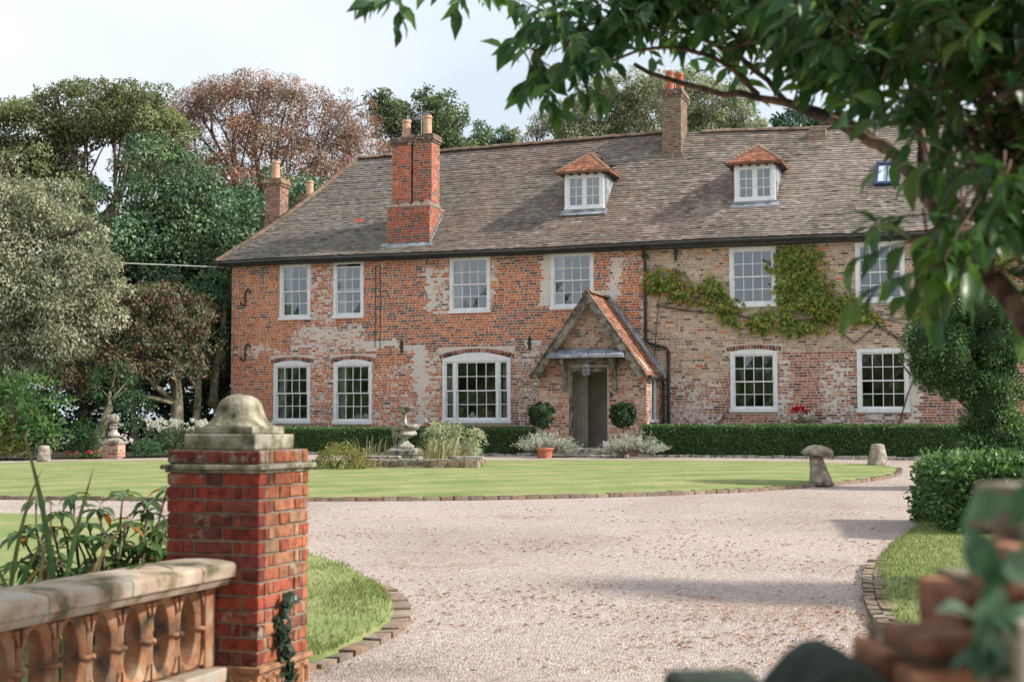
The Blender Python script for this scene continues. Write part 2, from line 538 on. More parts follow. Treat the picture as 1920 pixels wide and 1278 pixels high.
VR = spline([(2.7, 7.6), (2.57, 8.7), (2.58, 9.4), (2.62, 9.9), (2.78, 10.8), (3.13, 12.3), (3.55, 13.8), (4.1, 15.3), (5.0, 17.4), (6.0, 19.4), (7.4, 21.4), (9.4, 23.2), (14, 24), (16, 14), (12, 7), (5, 6.2)], step=.15)
verge_r = turf('lawn_verge', VR, M['verge'], .06, .02)

KB = [(.25, .17, .12), (.24, .175, .13), (.28, .20, .14), (.23, .18, .14), (.31, .25, .19), (.21, .17, .135)]
def edging(parent, line, blen, wide, high, gap=.012, rows=1, lift=0.0, jit=.012):
    """bricks laid end to end along a line; each its own piece"""
    line = [np.array(p) for p in line]
    acc = [0]
    for a, b in zip(line, line[1:]): acc.append(acc[-1] + np.linalg.norm(b - a))
    X = np.array([p[0] for p in line]); Y = np.array([p[1] for p in line])
    t = 0
    while t + blen < acc[-1]:
        bl = blen * random.uniform(.85, 1.1)
        x, y = np.interp(t + bl / 2, acc, X), np.interp(t + bl / 2, acc, Y)
        x2, y2 = np.interp(t + bl, acc, X), np.interp(t + bl, acc, Y)
        a = math.atan2(y2 - y, x2 - x) + random.uniform(-.05, .05)
        for r in range(rows):
            mb = MB(); col = random.choice(KB)
            mb.box(-bl / 2 + gap / 2, bl / 2 - gap / 2, -wide / 2, wide / 2, -.12, high + random.uniform(-jit, jit), (*col, random.uniform(0, .5)), .006)
            o = mb.build('brick', M['kerb'], parent)
            off = (r - (rows - 1) / 2) * (wide + .006)
            o.location = (x - math.sin(a) * off, y + math.cos(a) * off, gz(y) + lift)
            o.rotation_euler = (random.uniform(-.05, .05), random.uniform(-.04, .04), a)
        t += bl
i0 = min(range(len(CIRC)), key=lambda i: abs(CIRC[i][0] + 9.2) + abs(CIRC[i][1] - 22.2))
i1 = min(range(len(CIRC)), key=lambda i: abs(CIRC[i][0] - 8.15) + abs(CIRC[i][1] - 30.7))
edging(lawn, CIRC[i0:i1], .23, .11, .062, jit=.008)
edging(verge_l, spline([(-1.42, 8.15), (-1.15, 8.6), (-.98, 9.1), (-.86, 9.6), (-.81, 10.2), (-.88, 11.0), (-1.14, 12.1)], False), .22, .17, .034, jit=.010)
edging(verge_r, spline([(2.6, 7.8), (2.53, 8.7), (2.55, 9.4), (2.6, 9.9), (2.75, 10.8), (3.1, 12.3), (3.5, 13.7)], False), .20, .085, .055, rows=2, jit=.008)

# short turf blades, a mass nobody could count
def blades(name, outline, n, y0, y1, hgt, parent, cols, seed, dryf=0, xr=None):
    r = np.random.default_rng(seed)
    px = [p[0] for p in outline]
    X0, X1 = xr if xr else (min(px), max(px))
    x = r.uniform(X0, X1, n * 3); y = y0 + (y1 - y0) * r.uniform(0, 1, n * 3)
    k = inside(outline, x, y); x, y = x[k][:n], y[k][:n]
    dn = fbm(x * .8, y * .8, 5)
    keep = r.uniform(0, 1, len(x)) > np.clip((dn - .45) * 4, 0, .85) * dryf
    x, y, dn = x[keep], y[keep], dn[keep]
    z = np.array([gz(q) for q in y]) + .055
    d = np.stack([r.normal(0, .5, len(x)), r.normal(0, .5, len(x)), np.ones(len(x))], 1)
    nn = r.normal(0, 1, (len(x), 3))
    c = np.array(cols)[r.integers(0, len(cols), len(x))] * r.uniform(.75, 1.2, (len(x), 1))
    o = leaves(name, M['leaf'], np.stack([x, y, z], 1), d, nn, hgt * r.uniform(.6, 1.3, len(x)), .010 + 0 * x, c, parent, T_BLADE)
    return tag(o, kind='stuff')
GR = [(.15, .22, .065), (.19, .25, .085), (.13, .19, .055), (.27, .27, .13)]
blades('grass_blades', VL, 45000, 8.2, 15.5, .045, verge_l, GR, 1, 1.0, (-3.4, -.8))
blades('grass_blades', VR, 45000, 8.2, 20, .045, verge_r, GR, 2, 1.0, (2.5, 6.5))
blades('grass_blades', CIRC, 70000, 21.4, 33.6, .03, lawn, GR, 3, .3, (-10.5, 8.2))

# loose stones and fallen leaves on the drive
def scatter_ground(n, y0, y1, seed, xs=(-.40, .40)):
    r = np.random.default_rng(seed)
    u = r.uniform(0, 1, n)
    y = y0 * (y1 / y0) ** u
    x = r.uniform(xs[0], xs[1], n) * y
    bad = inside(CIRC, x, y) | inside(VL, x, y) | inside(VR, x, y)
    return x[~bad], y[~bad], r
T_PEB = (np.array([(-.5, 0, 0), (0, -.45, .02), (.5, .05, 0), (.05, .5, 0), (.08, .02, .42)]), [(0, 1, 4), (1, 2, 4), (2, 3, 4), (3, 0, 4)])
x, y, r = scatter_ground(60000, 7.2, 22, 11)
N = len(x)
c = np.array([(.42, .34, .315), (.52, .445, .415), (.28, .215, .195), (.60, .54, .51), (.37, .265, .225), (.46, .375, .34)])[r.integers(0, 6, N)] * r.uniform(.85, 1.15, (N, 1))
a = r.uniform(0, 6.28, N)
pt = np.stack([x, y, np.array([gz(q) for q in y]) - .002], 1)
sz = .007 + .009 * r.random(N) ** 1.5
tag(leaves('gravel_stones', M['kerb'], pt, np.stack([np.cos(a), np.sin(a), 0 * a], 1), np.tile((0, 0, 1.), (N, 1)), sz * 1.3, sz, c, None, T_PEB), 'loose pinkish gravel stones spread over the drive', 'gravel', kind='stuff')
x, y, r = scatter_ground(21000, 7.0, 34, 12)
w = fbm(x * .5, y * 1.3, 9)
k = r.random(len(x)) < np.clip((w - .42) * 4, .05, 1) * np.clip(1.5 - y / 24 + .4 * (y < 11), .12, 1)
x, y = x[k], y[k]; N = len(x)
c = np.array([(.28, .12, .045), (.22, .10, .05), (.36, .20, .08), (.16, .085, .05), (.42, .29, .15)])[r.integers(0, 5, N)] * r.uniform(.7, 1.2, (N, 1))
a = r.uniform(0, 6.28, N)
pt = np.stack([x, y, np.array([gz(q) for q in y]) + .008], 1)
tag(leaves('fallen_leaves', M['leaf'], pt, np.stack([np.cos(a), np.sin(a), r.uniform(-.1, .35, N)], 1), np.stack([r.normal(0, .3, N), r.normal(0, .3, N), np.ones(N)], 1), r.uniform(.025, .06, N), r.uniform(.012, .025, N), c),
    'small brown autumn leaves fallen on the gravel drive', 'leaves', kind='stuff')
# planted ground below the trees on the left
bed = MB()
op = spline([(-40, 34.0), (-14, 34.6), (-11.3, 35.2), (-9.0, 36.2), (-8.4, 38), (-8.6, 43), (-9, 60), (-40, 60)])
bed.add([(p[0], p[1], gz(p[1]) + .03 + .0 * p[1]) for p in op], [tuple(range(len(op)))])
tag(bed.build('flower_bed', M['soil']), kind='structure')

# ------------------------------------------------------------------ house
house = empty('brick_house', L(0, 0), rad(-19))
tag(house, 'long old red brick house with a brown tiled roof and white sash windows', 'house')
HX0, HX1, EZ = -22.1, 3.2, 5.74
# name, x0, x1, z0, z1, cols, rows, arch rise, wide side lights, curtain side
WINS = [(-20.46, -19.44, 3.96, 5.66, 3, 4, 0, False, 'L'), (-18.68, -17.70, 3.97, 5.66, 3, 4, 0, False, 'L'),
        (-14.98, -13.74, 4.02, 5.66, 4, 4, 0, False, 'L'), (-11.93, -10.68, 4.05, 5.66, 4, 4, 0, False, 'L'),
        (-6.88, -5.64, 3.98, 5.60, 4, 4, 0, False, ''), (-3.57, -2.32, 4.00, 5.60, 4, 4, 0, False, ''),
        (-20.64, -19.42, .87, 2.66, 4, 4, .08, False, 'L'), (-18.65, -17.41, .85, 2.66, 4, 4, .09, False, 'L'),
        (-15.19, -13.12, .88, 2.72, 4, 4, .17, True, 'L'), (-6.88, -5.63, 1.17, 2.79, 4, 4, .06, False, ''),
        (-3.56, -2.26, 1.15, 2.80, 4, 4, .0, False, '')]
WL = ['tall three-pane-wide upper sash window nearest the left corner of the house', 'upper sash window slightly open at the top, second from the left', 'upper sash window above the wide arched window',
      'upper sash window partly hidden by the porch gable', 'upper sash window beside the big climbing vine', 'upper sash window at the right behind overhanging leaves',
      'arched ground floor window at the left end', 'arched ground floor window behind the fountain, second from the left', 'wide three-part arched ground floor window left of the porch',
      'ground floor sash window right of the porch', 'rightmost ground floor window beside the clipped yew']
PORCH = (-11.74, -8.78)

# limewash and stain areas on the front, (x0,x1,z0,z1,strength)
WASH = [(-20.0, -17.6, 2.95, 3.75, .62), (-19.5, -18.65, 3.6, 5.6, .52), (-19.45, -18.6, .7, 3.0, .5), (-22.1, -20.3, 2.95, 3.14, .62), (-17.9, -15.75, 2.98, 3.24, .9),
        (-16.05, -15.72, .75, 3.2, .95), (-15.75, -15.2, .8, 2.9, .55), (-15.75, -15.5, 4.1, 5.35, .95), (-15.5, -15.0, 4.0, 5.4, .55), (-13.75, -13.5, 4.05, 5.6, .66),
        (-12.25, -11.9, 4.1, 5.55, .85), (-10.7, -10.05, 4.0, 4.5, .75), (-10.12, -9.86, 4.2, 5.5, .85), (-10.0, -9.2, 4.9, 5.7, .4), (-9.33, -9.2, 2.5, 5.7, .8), (-12.7, -12.1, 3.0, 3.2, .75),
        (-17.4, -16.0, .7, 2.6, .42), (-13.0, -11.7, .7, 3.0, .40), (-14.2, -13.0, 2.9, 3.3, .42), (-9.2, -7.2, .7, 2.15, .52), (-5.65, -5.3, .9, 2.7, .5), (-4.5, -3.55, .85, 2.6, .58), (-2.3, -2.0, .9, 2.9, .75),
        (-22.1, 3, 0, .72, .6), (-22.0, -9.3, 5.45, 5.75, .35), (-4.2, -2.0, .7, 1.1, .6), (-8.5, -7, 2.6, 3.6, .3)]
def wash(x, z):
    x = np.asarray(x, float); z = np.asarray(z, float)
    x2 = x + (fbm(x * 2.5, z * 2.5, 31) - .5) * .45; z2 = z + (fbm(x * 2.5 + 9, z * 2.5, 37) - .5) * .45
    w = np.full(x.shape, .06)
    for a, b, c, d, s in WASH:
        e = .10
        fx = np.clip((x2 - a) / e + .5, 0, 1) * np.clip((b - x2) / e + .5, 0, 1)
        fz = np.clip((z2 - c) / e + .5, 0, 1) * np.clip((d - z2) / e + .5, 0, 1)
        w = np.maximum(w, fx * fz * s)
    return w * 1.0 + (fbm(x * .9, z * .9, 41) - .5) * .30

REDS = np.array([(.54, .165, .065), (.46, .125, .058), (.58, .205, .08), (.38, .10, .055), (.50, .17, .085), (.43, .14, .08)]) * np.array((1.14, 1.06, .88))
DARK = np.array([(.15, .08, .07), (.19, .10, .085), (.25, .11, .08), (.13, .085, .078)])
BUFF = np.array([(.42, .305, .215), (.47, .35, .26), (.36, .26, .185), (.44, .30, .205), (.31, .235, .175), (.50, .385, .29)]) * 1.12 * np.array((1.08, 1.02, 1.0))
PINK = np.array([(.46, .18, .12), (.40, .145, .10), (.50, .245, .175), (.27, .115, .095), (.44, .21, .15)])
def front_col(x, z):
    n1 = float(fbm(x * .7, z * .9, 3)); n2 = float(fbm(x * 1.8, z * 2.4, 13))
    r = random.random()
    if x > -9.22:
        lo = 2.15 + (n2 - .5) * .9
        if x > -5.55: lo = 2.75 + (n2 - .5) * .25
        if z > lo and x < -2.1 + (n1 - .5) * .6:
            c = BUFF[random.randrange(6)]
            if r < .035: c = REDS[random.randrange(6)]
            elif r < .16: c = np.array((.17, .125, .10))
        else:
            c = (PINK if r < .8 else DARK)[random.randrange(4)]
    elif x > -13.2 and z < 3.0:
        c = (PINK if r < .42 else BUFF if r < .62 else DARK)[random.randrange(4)]
    else:
        p = .15 + (n1 - .45) * .8 + (.10 if x > -14 else 0)
        c = DARK[random.randrange(4)] if r < p else REDS[random.randrange(6)]
        if x < -20.6 and r > .3: c = REDS[random.choice((0, 2, 4, 1))]
    return np.array(c) * random.uniform(.82, 1.18)

def lay(x0, x1, z0, z1, holes, course=.0745, sl=.232, hl=.118, clip=None):
    """brick rectangles in alternating long and short pieces, cut round the holes"""
    out = []
    row = 0
    z = z0
    while z < z1 - .02:
        h = course
        x = x0 - random.uniform(0, .2) if row % 2 else x0 - random.uniform(.08, .2)
        k = random.randrange(2)
        while x < x1:
            w = (sl if k % 2 == 0 else hl) * random.uniform(.93, 1.07)
            if random.random() < .10: w = hl
            segs = [(max(x, x0), min(x + w, x1))]
            if clip: 
                c0, c1 = clip(z + h / 2)
                segs = [(max(a, c0), min(b, c1)) for a, b in segs]
            for a0, a1, b0, b1 in holes:
                if z + h > b0 + .01 and z < b1 - .01:
                    ns = []
                    for a, b in segs:
                        if b <= a0 or a >= a1: ns.append((a, b))
                        else:
                            if a < a0: ns.append((a, a0))
                            if b > a1: ns.append((a1, b))
                    segs = ns
            for a, b in segs:
                if b - a > .035: out.append((a, b, z, min(z + h, z1)))
            x += w; k += 1
        z += h; row += 1
    return out

JT = .021
def put_brick(mb, b, col, alpha, axis='y', off=0.0, sgn=-1):
    a0, a1, z0, z1 = b
    e = random.uniform(.002, .008)
    j1, j2 = random.uniform(.6, 1.3) * JT / 2, random.uniform(.6, 1.3) * JT / 2
    if axis == 'y':
        mb.box(a0 + j1, a1 - j2, off - e, off + .03, z0 + JT / 2, z1 - JT / 2, (*col, alpha), .0018, back=False)
    else:
        mb.box(off - .03, off + e, a0 + j1, a1 - j2, z0 + JT / 2, z1 - JT / 2, (*col, alpha), .0018)

wall = empty('wall', (0, 0, 0), 0, house)
holes = []
for (x0, x1, z0, z1, cc, rr, ar, wide, cu) in WINS:
    holes.append((x0 + .035, x1 - .035, z0 + .02, z1 + ar - .02))
frame_holes = [(h[0] - .035, h[1] + .035, h[2] - .02, h[3] + .015) for h in holes]
arch_holes = [(w[0] - .12, w[1] + .12, w[3] + w[6] * .2, w[3] + w[6] + .13) for w in WINS if w[6] > .05]
porch_hole = (PORCH[0] + .3, PORCH[1] - .3, 0, 2.2)
bl = lay(HX0, HX1, .45, EZ, frame_holes + arch_holes + [porch_hole])
cx = np.array([(b[0] + b[1]) / 2 for b in bl]); cz = np.array([(b[2] + b[3]) / 2 for b in bl])
al = wash(cx, cz) + RNG.uniform(-.22, .22, len(cx))
single = set()
order = sorted([i for i in range(len(bl)) if -9.1 < cx[i] < -2.2 and bl[i][1] - bl[i][0] > .2 and cz[i] > .95], key=lambda i: -cx[i])
single.update(order[:150])
mass = MB()
for i, b in enumerate(bl):
    c = front_col(cx[i], cz[i])
    if i in single:
        m1 = MB(); put_brick(m1, b, c, al[i]); m1.build('brick', M['brick'], wall)
    else:
        put_brick(mass, b, c, al[i])
# arched heads of upright bricks
for w in WINS:
    if w[6] < .05: continue
    x0, x1, z1, ar = w[0] - .1, w[1] + .1, w[3], w[6]
    n = int((x1 - x0) / .077); half = (x1 - x0) / 2
    for i in range(n):
        t = (i + .5) / n * 2 - 1
        xm = (x0 + x1) / 2 + t * half
        zb = z1 + ar * (1 - t * t) + .010
        lean = -t * .25 * (ar / .17)
        hw = half / n - .009; hh = .105
        p = [(xm - hw, zb), (xm + hw, zb), (xm + hw - lean * hh, zb + hh), (xm - hw - lean * hh, zb + hh)]
        c = (DARK if random.random() < .5 else PINK)[random.randrange(4)] * random.uniform(.7, 1.0)
        mass.prism(p, -.012 - random.uniform(0, .006), .03, (*c, .2))
tag(mass.build('brickwork', M['brick'], wall), kind='stuff')
# mortar face with openings
hx = sorted(set([HX0, HX1] + [v for h in holes for v in h[:2]] + [porch_hole[0], porch_hole[1]] + list(np.round(np.arange(HX0, HX1, .16), 3))))
hz = sorted(set([0, EZ + .1] + [v for h in holes for v in h[2:]] + [2.2] + list(np.round(np.arange(0, EZ, .16), 3))))
mo = MB()
X, Z = np.meshgrid(hx, hz)
aw = wash(X, Z)
base = np.where(X > -9.2, .92, 1.0)
mo.v = [(float(a), 0.0, float(b)) for a, b in zip(X.ravel(), Z.ravel())]
mo.c = [(.66 * k, .58 * k, .495 * k, float(w)) for w, k in zip(aw.ravel(), base.ravel())]
mo.has = True
nx = len(hx)
for j in range(len(hz) - 1):
    for i in range(nx - 1):
        mx_, mz_ = (hx[i] + hx[i + 1]) / 2, (hz[j] + hz[j + 1]) / 2
        if any(h[0] < mx_ < h[1] and h[2] < mz_ < h[3] for h in holes + [porch_hole]): continue
        mo.f.append((j * nx + i, j * nx + i + 1, (j + 1) * nx + i + 1, (j + 1) * nx + i))
mo.build('mortar_face', M['mortar'], wall)
sw = MB()
sw.box(HX0, HX0 + .3, .006, 6.8, 0, EZ + .1, (.33, .12, .07, .2))
sw.box(HX1 - .3, HX1, .006, 6.8, 0, EZ + .1, (.33, .12, .07, .2))
sw.box(HX0 + .3, HX1 - .3, 6.5, 6.8, 0, EZ + .1, (.33, .12, .07, .2))
sw.build('side_wall', M['brick'], wall)
rm = MB()
rm.box(HX0 + .3, HX1 - .3, .02, 6.5, 0, .2); rm.box(HX0 + .3, HX1 - .3, .02, 6.5, 2.98, 3.25); rm.box(HX0 + .3, HX1 - .3, .02, 6.5, EZ + .02, EZ + .1)
rm.box(HX0 + .3, HX1 - .3, 4.2, 4.3, .2, EZ)
for xx in (-17.0, -12.6, -8.9, -4.6, -1.2): rm.box(xx - .06, xx + .06, .02, 4.2, .2, EZ)
rm.build('inner_room', M['room'], wall)
pl = MB(); pl.box(PORCH[1] + .02, HX1, -.05, -.001, 0, .62, (.50, .47, .43, .8)); pl.box(HX0, PORCH[0] - .02, -.04, -.001, 0, .6, (.45, .40, .36, .7))
pl.build('plinth', M['mortar'], wall, bevel=.01)

def pane(parent, x0, x1, z0, z1, y):
    mb = MB()
    t = random.uniform(-.004, .004); u = random.uniform(-.005, .005)
    mb.hexa([(x0, y + t, z0), (x1, y - t, z0), (x1, y + .004 - t, z0), (x0, y + .004 + t, z0), (x0, y + u, z1), (x1, y + u - t, z1), (x1, y + .004 + u - t, z1), (x0, y + .004 + u, z1)])
    return mb.build('pane', M['glass'], parent)

def sash(parent, x0, x1, z0, z1, y, cols, rows, stile=.042, bar=.020, top=.042, bot=.055):
    mb = MB()
    mb.box(x0, x0 + stile, y, y + .04, z0, z1); mb.box(x1 - stile, x1, y, y + .04, z0, z1)
    mb.box(x0 + stile, x1 - stile, y + .001, y + .039, z0, z0 + bot); mb.box(x0 + stile, x1 - stile, y + .001, y + .039, z1 - top, z1)
    gx0, gx1, gz0, gz1 = x0 + stile, x1 - stile, z0 + bot, z1 - top
    for i in range(1, cols):
        xx = gx0 + (gx1 - gx0) * i / cols; mb.box(xx - bar / 2, xx + bar / 2, y + .004, y + .032, gz0, gz1)
    for i in range(1, rows):
        zz = gz0 + (gz1 - gz0) * i / rows; mb.box(gx0, gx1, y + .006, y + .030, zz - bar / 2, zz + bar / 2)
    mb.build('sash', M['white'], parent)
    for i in range(cols):
        for k in range(rows):
            pane(parent, gx0 + (gx1 - gx0) * i / cols, gx0 + (gx1 - gx0) * (i + 1) / cols, gz0 + (gz1 - gz0) * k / rows, gz0 + (gz1 - gz0) * (k + 1) / rows, y + .018)

def curtain(parent, x0, x1, z0, z1, y):
    mb = MB(); n = 22; vs = []
    for i in range(n + 1):
        t = i / n; xx = x0 + (x1 - x0) * t
        vs += [(xx, y + .025 * math.sin(t * 30), z0), (xx, y + .02 * math.sin(t * 30 + .4), z1)]
    mb.add(vs, [(2 * i, 2 * i + 2, 2 * i + 3, 2 * i + 1) for i in range(n)])
    mb.build('curtain', M['curtain'], parent, smooth=True)

for wi, (x0, x1, z0, z1, cc, rr, ar, wide, cu) in enumerate(WINS):
    fr = MB(); y = -.03; jw = .095
    fr.box(x0, x0 + jw, y, y + .13, z0 + .1, z1); fr.box(x1 - jw, x1, y, y + .13, z0 + .1, z1)
    fr.box(x0 - .03, x1 + .03, y - .035, y + .135, z0, z0 + .09)
    fr.box(x0 + .01, x1 - .01, y + .002, y + .13, z0 + .09, z0 + .10)
    hb = z1 - .085
    if ar:
        pts = [(x0, hb), (x1, hb)] + [(x1 - (x1 - x0) * t, z1 + ar * (1 - (2 * t - 1) ** 2)) for t in np.linspace(0, 1, 13)]
        fr.prism(pts, y - .004, y + .128)
    else:
        fr.box(x0 - .01, x1 + .01, y - .006, y + .128, hb, z1)
    win = fr.build('window', M['white'], house, bevel=.006)
    win['label'] = WL[wi]
    ix0, ix1, iz0, iz1 = x0 + jw - .012, x1 - jw + .012, z0 + .10, hb
    mid = (iz0 + iz1) / 2
    if wide:
        sb = .265
        for xx in (ix0 + sb, ix1 - sb - .075):
            mu = MB(); mu.box(xx, xx + .075, y - .002, y + .12, iz0, iz1); mu.build('mullion', M['white'], win)
        spans = [(ix0, ix0 + sb, 1), (ix0 + sb + .075, ix1 - sb - .075, 4), (ix1 - sb, ix1, 1)]
    else:
        spans = [(ix0, ix1, cc)]
    drop = .07 if wi == 1 else 0
    for a, b, n_ in spans:
        sash(win, a, b, mid - .02 - drop, iz1 - drop, y + .025, n_, rr // 2, bot=.035)
        sash(win, a, b, iz0, mid + .015, y + .068, n_, rr // 2, top=.035, bot=.06)
    if cu:
        curtain(win, x0 + .08, x0 + .36, z0 + .1, z1, .20)
        if wide: curtain(win, x1 - .3, x1 - .08, z0 + .1, z1, .20)
    if wi in (0, 1):
        lb = MB(); lb.box(x0 - .14, x1 + .16, -.035, -.001, z1 + .01, z1 + .075); lb.build('lintel_board', M['plaster'], win)

# --- roof
RXL, RXR = -19.5, HX1 + .2
def ridge_z(x): return np.interp(x, [-19.6, -15.85, -12.5, -9.5, -5.1, 0, 4], [9.39, 9.45, 9.50, 9.55, 9.37, 9.40, 9.42])
def roof_pt(x, s, lift=0.0):
    """front slope: s 0 at the eave, 1 at the ridge"""
    b = s + .055 * ((1 - s) ** 3 - (1 - s))
    sag = (vnoise(x * .55, s * 3, 51) - .5) * .10 * math.sin(math.pi * min(max(s, 0), 1)) + (vnoise(x * .4, 0, 53) - .5) * .06
    y = -.36 + 3.76 * s
    z = 5.80 + float(ridge_z(x) - 5.80) * b + float(sag)
    return (x, y - lift * .7, z + lift * .7)
def hip_x(s): return -22.45 + 2.95 * (s + .03 * math.sin(math.pi * s))
roof = MB()
ns = 24; xsr = np.linspace(0, 1, 70)
vs = []
for k in range(ns + 1):
    s = k / ns; a = hip_x(s)
    for t in xsr: vs.append(roof_pt(a + (RXR - a) * t, s, -.03))
n_ = len(xsr)
roof.add(vs, [(k * n_ + i, k * n_ + i + 1, (k + 1) * n_ + i + 1, (k + 1) * n_ + i) for k in range(ns) for i in range(n_ - 1)], (.20, .15, .12, .2))
back = [(-22.45, 7.16, 5.8), (RXR, 7.16, 5.8), (RXR, 3.4, float(ridge_z(RXR)) - .03), (RXL, 3.4, 9.36), (-22.45, -.36, 5.78)]
roof.add(back, [(0, 3, 2, 1), (0, 4, 3)], (.20, .15, .12, .2))
roof.add([(RXR, -.36, 5.77), (RXR, 7.16, 5.77), (RXR, 3.4, 9.38)], [(0, 1, 2)], (.3, .12, .08, .2))
roof_o = roof.build('roof', M['tile'], house)
DORM = [(-11.76, -10.60, .83, 6.98, 8.02, 8.72), (-6.88, -5.76, .88, 6.97, 8.0, 8.66)]
GREY = np.array([(.155, .14, .12), (.18, .16, .14), (.205, .185, .16), (.14, .122, .105), (.17, .155, .135)]) * 1.3
RUST = np.array([(.215, .165, .14), (.235, .185, .155), (.20, .155, .13), (.255, .205, .175), (.19, .145, .125)]) * 1.12
PALE = np.array([(.265, .22, .19), (.285, .24, .205), (.25, .205, .175), (.31, .265, .23), (.235, .19, .165)]) * 1.15
rows = 51
tm = MB(); tsingle = []
for k in range(rows):
    s0, s1 = k / rows, (k + 1.55) / rows
    a = hip_x(s0) + .05
    x = a - random.uniform(0, .16)
    rowj = random.uniform(-.15, .15) / rows; rowb = random.uniform(.94, 1.07)
    while x < RXR:
        w = .165 * random.uniform(.96, 1.04)
        xa, xb = max(x, a), min(x + w - .004, RXR)
        x += w
        if xb - xa < .03: continue
        skip = False
        for (d0, d1, dy, _, _, _) in DORM:
            if d0 + .05 < (xa + xb) / 2 < d1 - .05 and dy + .25 < -.36 + 3.76 * s0 < 2.3: skip = True
        if skip: continue
        xm = (xa + xb) / 2
        n1 = float(fbm(xm * .45, s0 * 4, 61)); n2 = float(fbm(xm * 1.2, s0 * 9, 67))
        gg = np.clip((-14.4 - xm) / 2.2 + (n1 - .5) * 3, 0, 1)
        pp = np.clip((xm + 9.5) / 3.5 + (n2 - .5) * 2, 0, 1)
        r = random.random()
        pal = GREY if r < gg * .92 else (PALE if random.random() < pp else RUST)
        if pal is not GREY and n1 < .42 and random.random() < .5: pal = GREY
        c = .90 * pal[random.randrange(5)] * random.uniform(.92, 1.08) * rowb * (1.0 + (n2 - .5) * .35)
        if xm < -17 and abs(xm + 18.3) < .14 and 17 <= k <= 18: c = np.array((.42, .14, .08))
        al_ = np.clip((n2 - .45) * 1.2, 0, .28) + random.uniform(0, .06)
        rj = rowj + random.uniform(-.06, .06) / rows
        lf = random.uniform(.030, .038) + (.012 if random.random() < .04 else 0)
        p00 = roof_pt(xa, s0 + rj, lf); p10 = roof_pt(xb, s0 + rj, lf + random.uniform(-.003, .003))
        p11 = roof_pt(xb, min(s1, 1.0), .004); p01 = roof_pt(xa, min(s1, 1.0), .004)
        q00 = roof_pt(xa, s0 + rj, lf - .016); q10 = roof_pt(xb, s0 + rj, lf - .016)
        v8 = [p00, p10, p11, p01, q00, q10]
        f8 = [(0, 1, 2, 3), (4, 5, 1, 0), (4, 0, 3), (5, 2, 1)]
        if 1 <= k <= 3 and -9.0 < xm < 0 and len(tsingle) < 150 or (4 <= k <= 8 and -4.6 < xm < 0 and len(tsingle) < 290):
            tsingle.append(1)
            m1 = MB(); m1.add(v8, f8, (*c, al_)); m1.build('tile', M['tile'], roof_o)
        else:
            tm.add(v8, f8, (*c, al_))
tag(tm.build('tiling', M['tile'], roof_o), kind='stuff')
# ridge and hip tiles
def half_round(p, q, r, mat, parent, name='ridge_tile'):
    p, q = Vector(p), Vector(q); d = (q - p); ln = d.length; d.normalize()
    sd_ = d.cross(Vector((0, 0, 1))).normalized(); up = sd_.cross(d)
    mb = MB(); vs = []
    for e, rr in ((0, r * 1.04), (ln - .012, r)):
        for k in range(7):
            t = math.pi * k / 6
            v = p + d * e + sd_ * math.cos(t) * rr + up * (math.sin(t) * rr * .8 - .03)
            vs.append(tuple(v))
    mb.add(vs, [(i, i + 1, i + 8, i + 7) for i in range(6)] + [tuple(range(7)), tuple(range(13, 6, -1))])
    mb.build(name, mat, parent, smooth=False)
x = RXL
while x < RXR - .3:
    if not (-9.3 < x < -8.6):
        half_round((x, 3.4, float(ridge_z(x)) + .02 + random.uniform(-.012, .012)), (x + .33, 3.4, float(ridge_z(x + .33)) + .02 + random.uniform(-.012, .012)), .125, M['ridge'], roof_o)
    x += .33
for k in range(19):
    a, b = k / 19, (k + 1) / 19
    pa, pb = roof_pt(hip_x(a), a, .02), roof_pt(hip_x(b), b, .02)
    half_round(pa, pb, .11, M['ridge'], roof_o, 'hip_tile')
# gutter, fascia
gt = MB()
gx = np.linspace(-22.5, RXR, 60)
gt.tube([(x_, -.43, roof_pt(x_, 0)[2] - .075) for x_ in gx], .045, 8)
gt.build('gutter', M['gutter'], house, smooth=True)
fa = MB(); fa.box(-22.42, RXR, -.34, -.012, 5.62, 5.685); fa.build('soffit_board', M['gutter'], house)

def rot_stack_bricks(mb, x0, x1, y0, y1, z0, z1, pal, dk=.3, sl=.22):
    for b in lay(x0, x1, z0, z1, [], .0745, sl, .11):
        c = (DARK if random.random() < dk else pal)[random.randrange(4)] * random.uniform(.8, 1.15)
        put_brick(mb, b, c, random.uniform(0, .25), 'y', y0)
    for b in lay(y0, y1, z0, z1, [], .0745, sl, .11):
        c = (DARK if random.random() < dk else pal)[random.randrange(4)] * random.uniform(.8, 1.15)
        put_brick(mb, b, c, random.uniform(0, .25), 'x', x1)

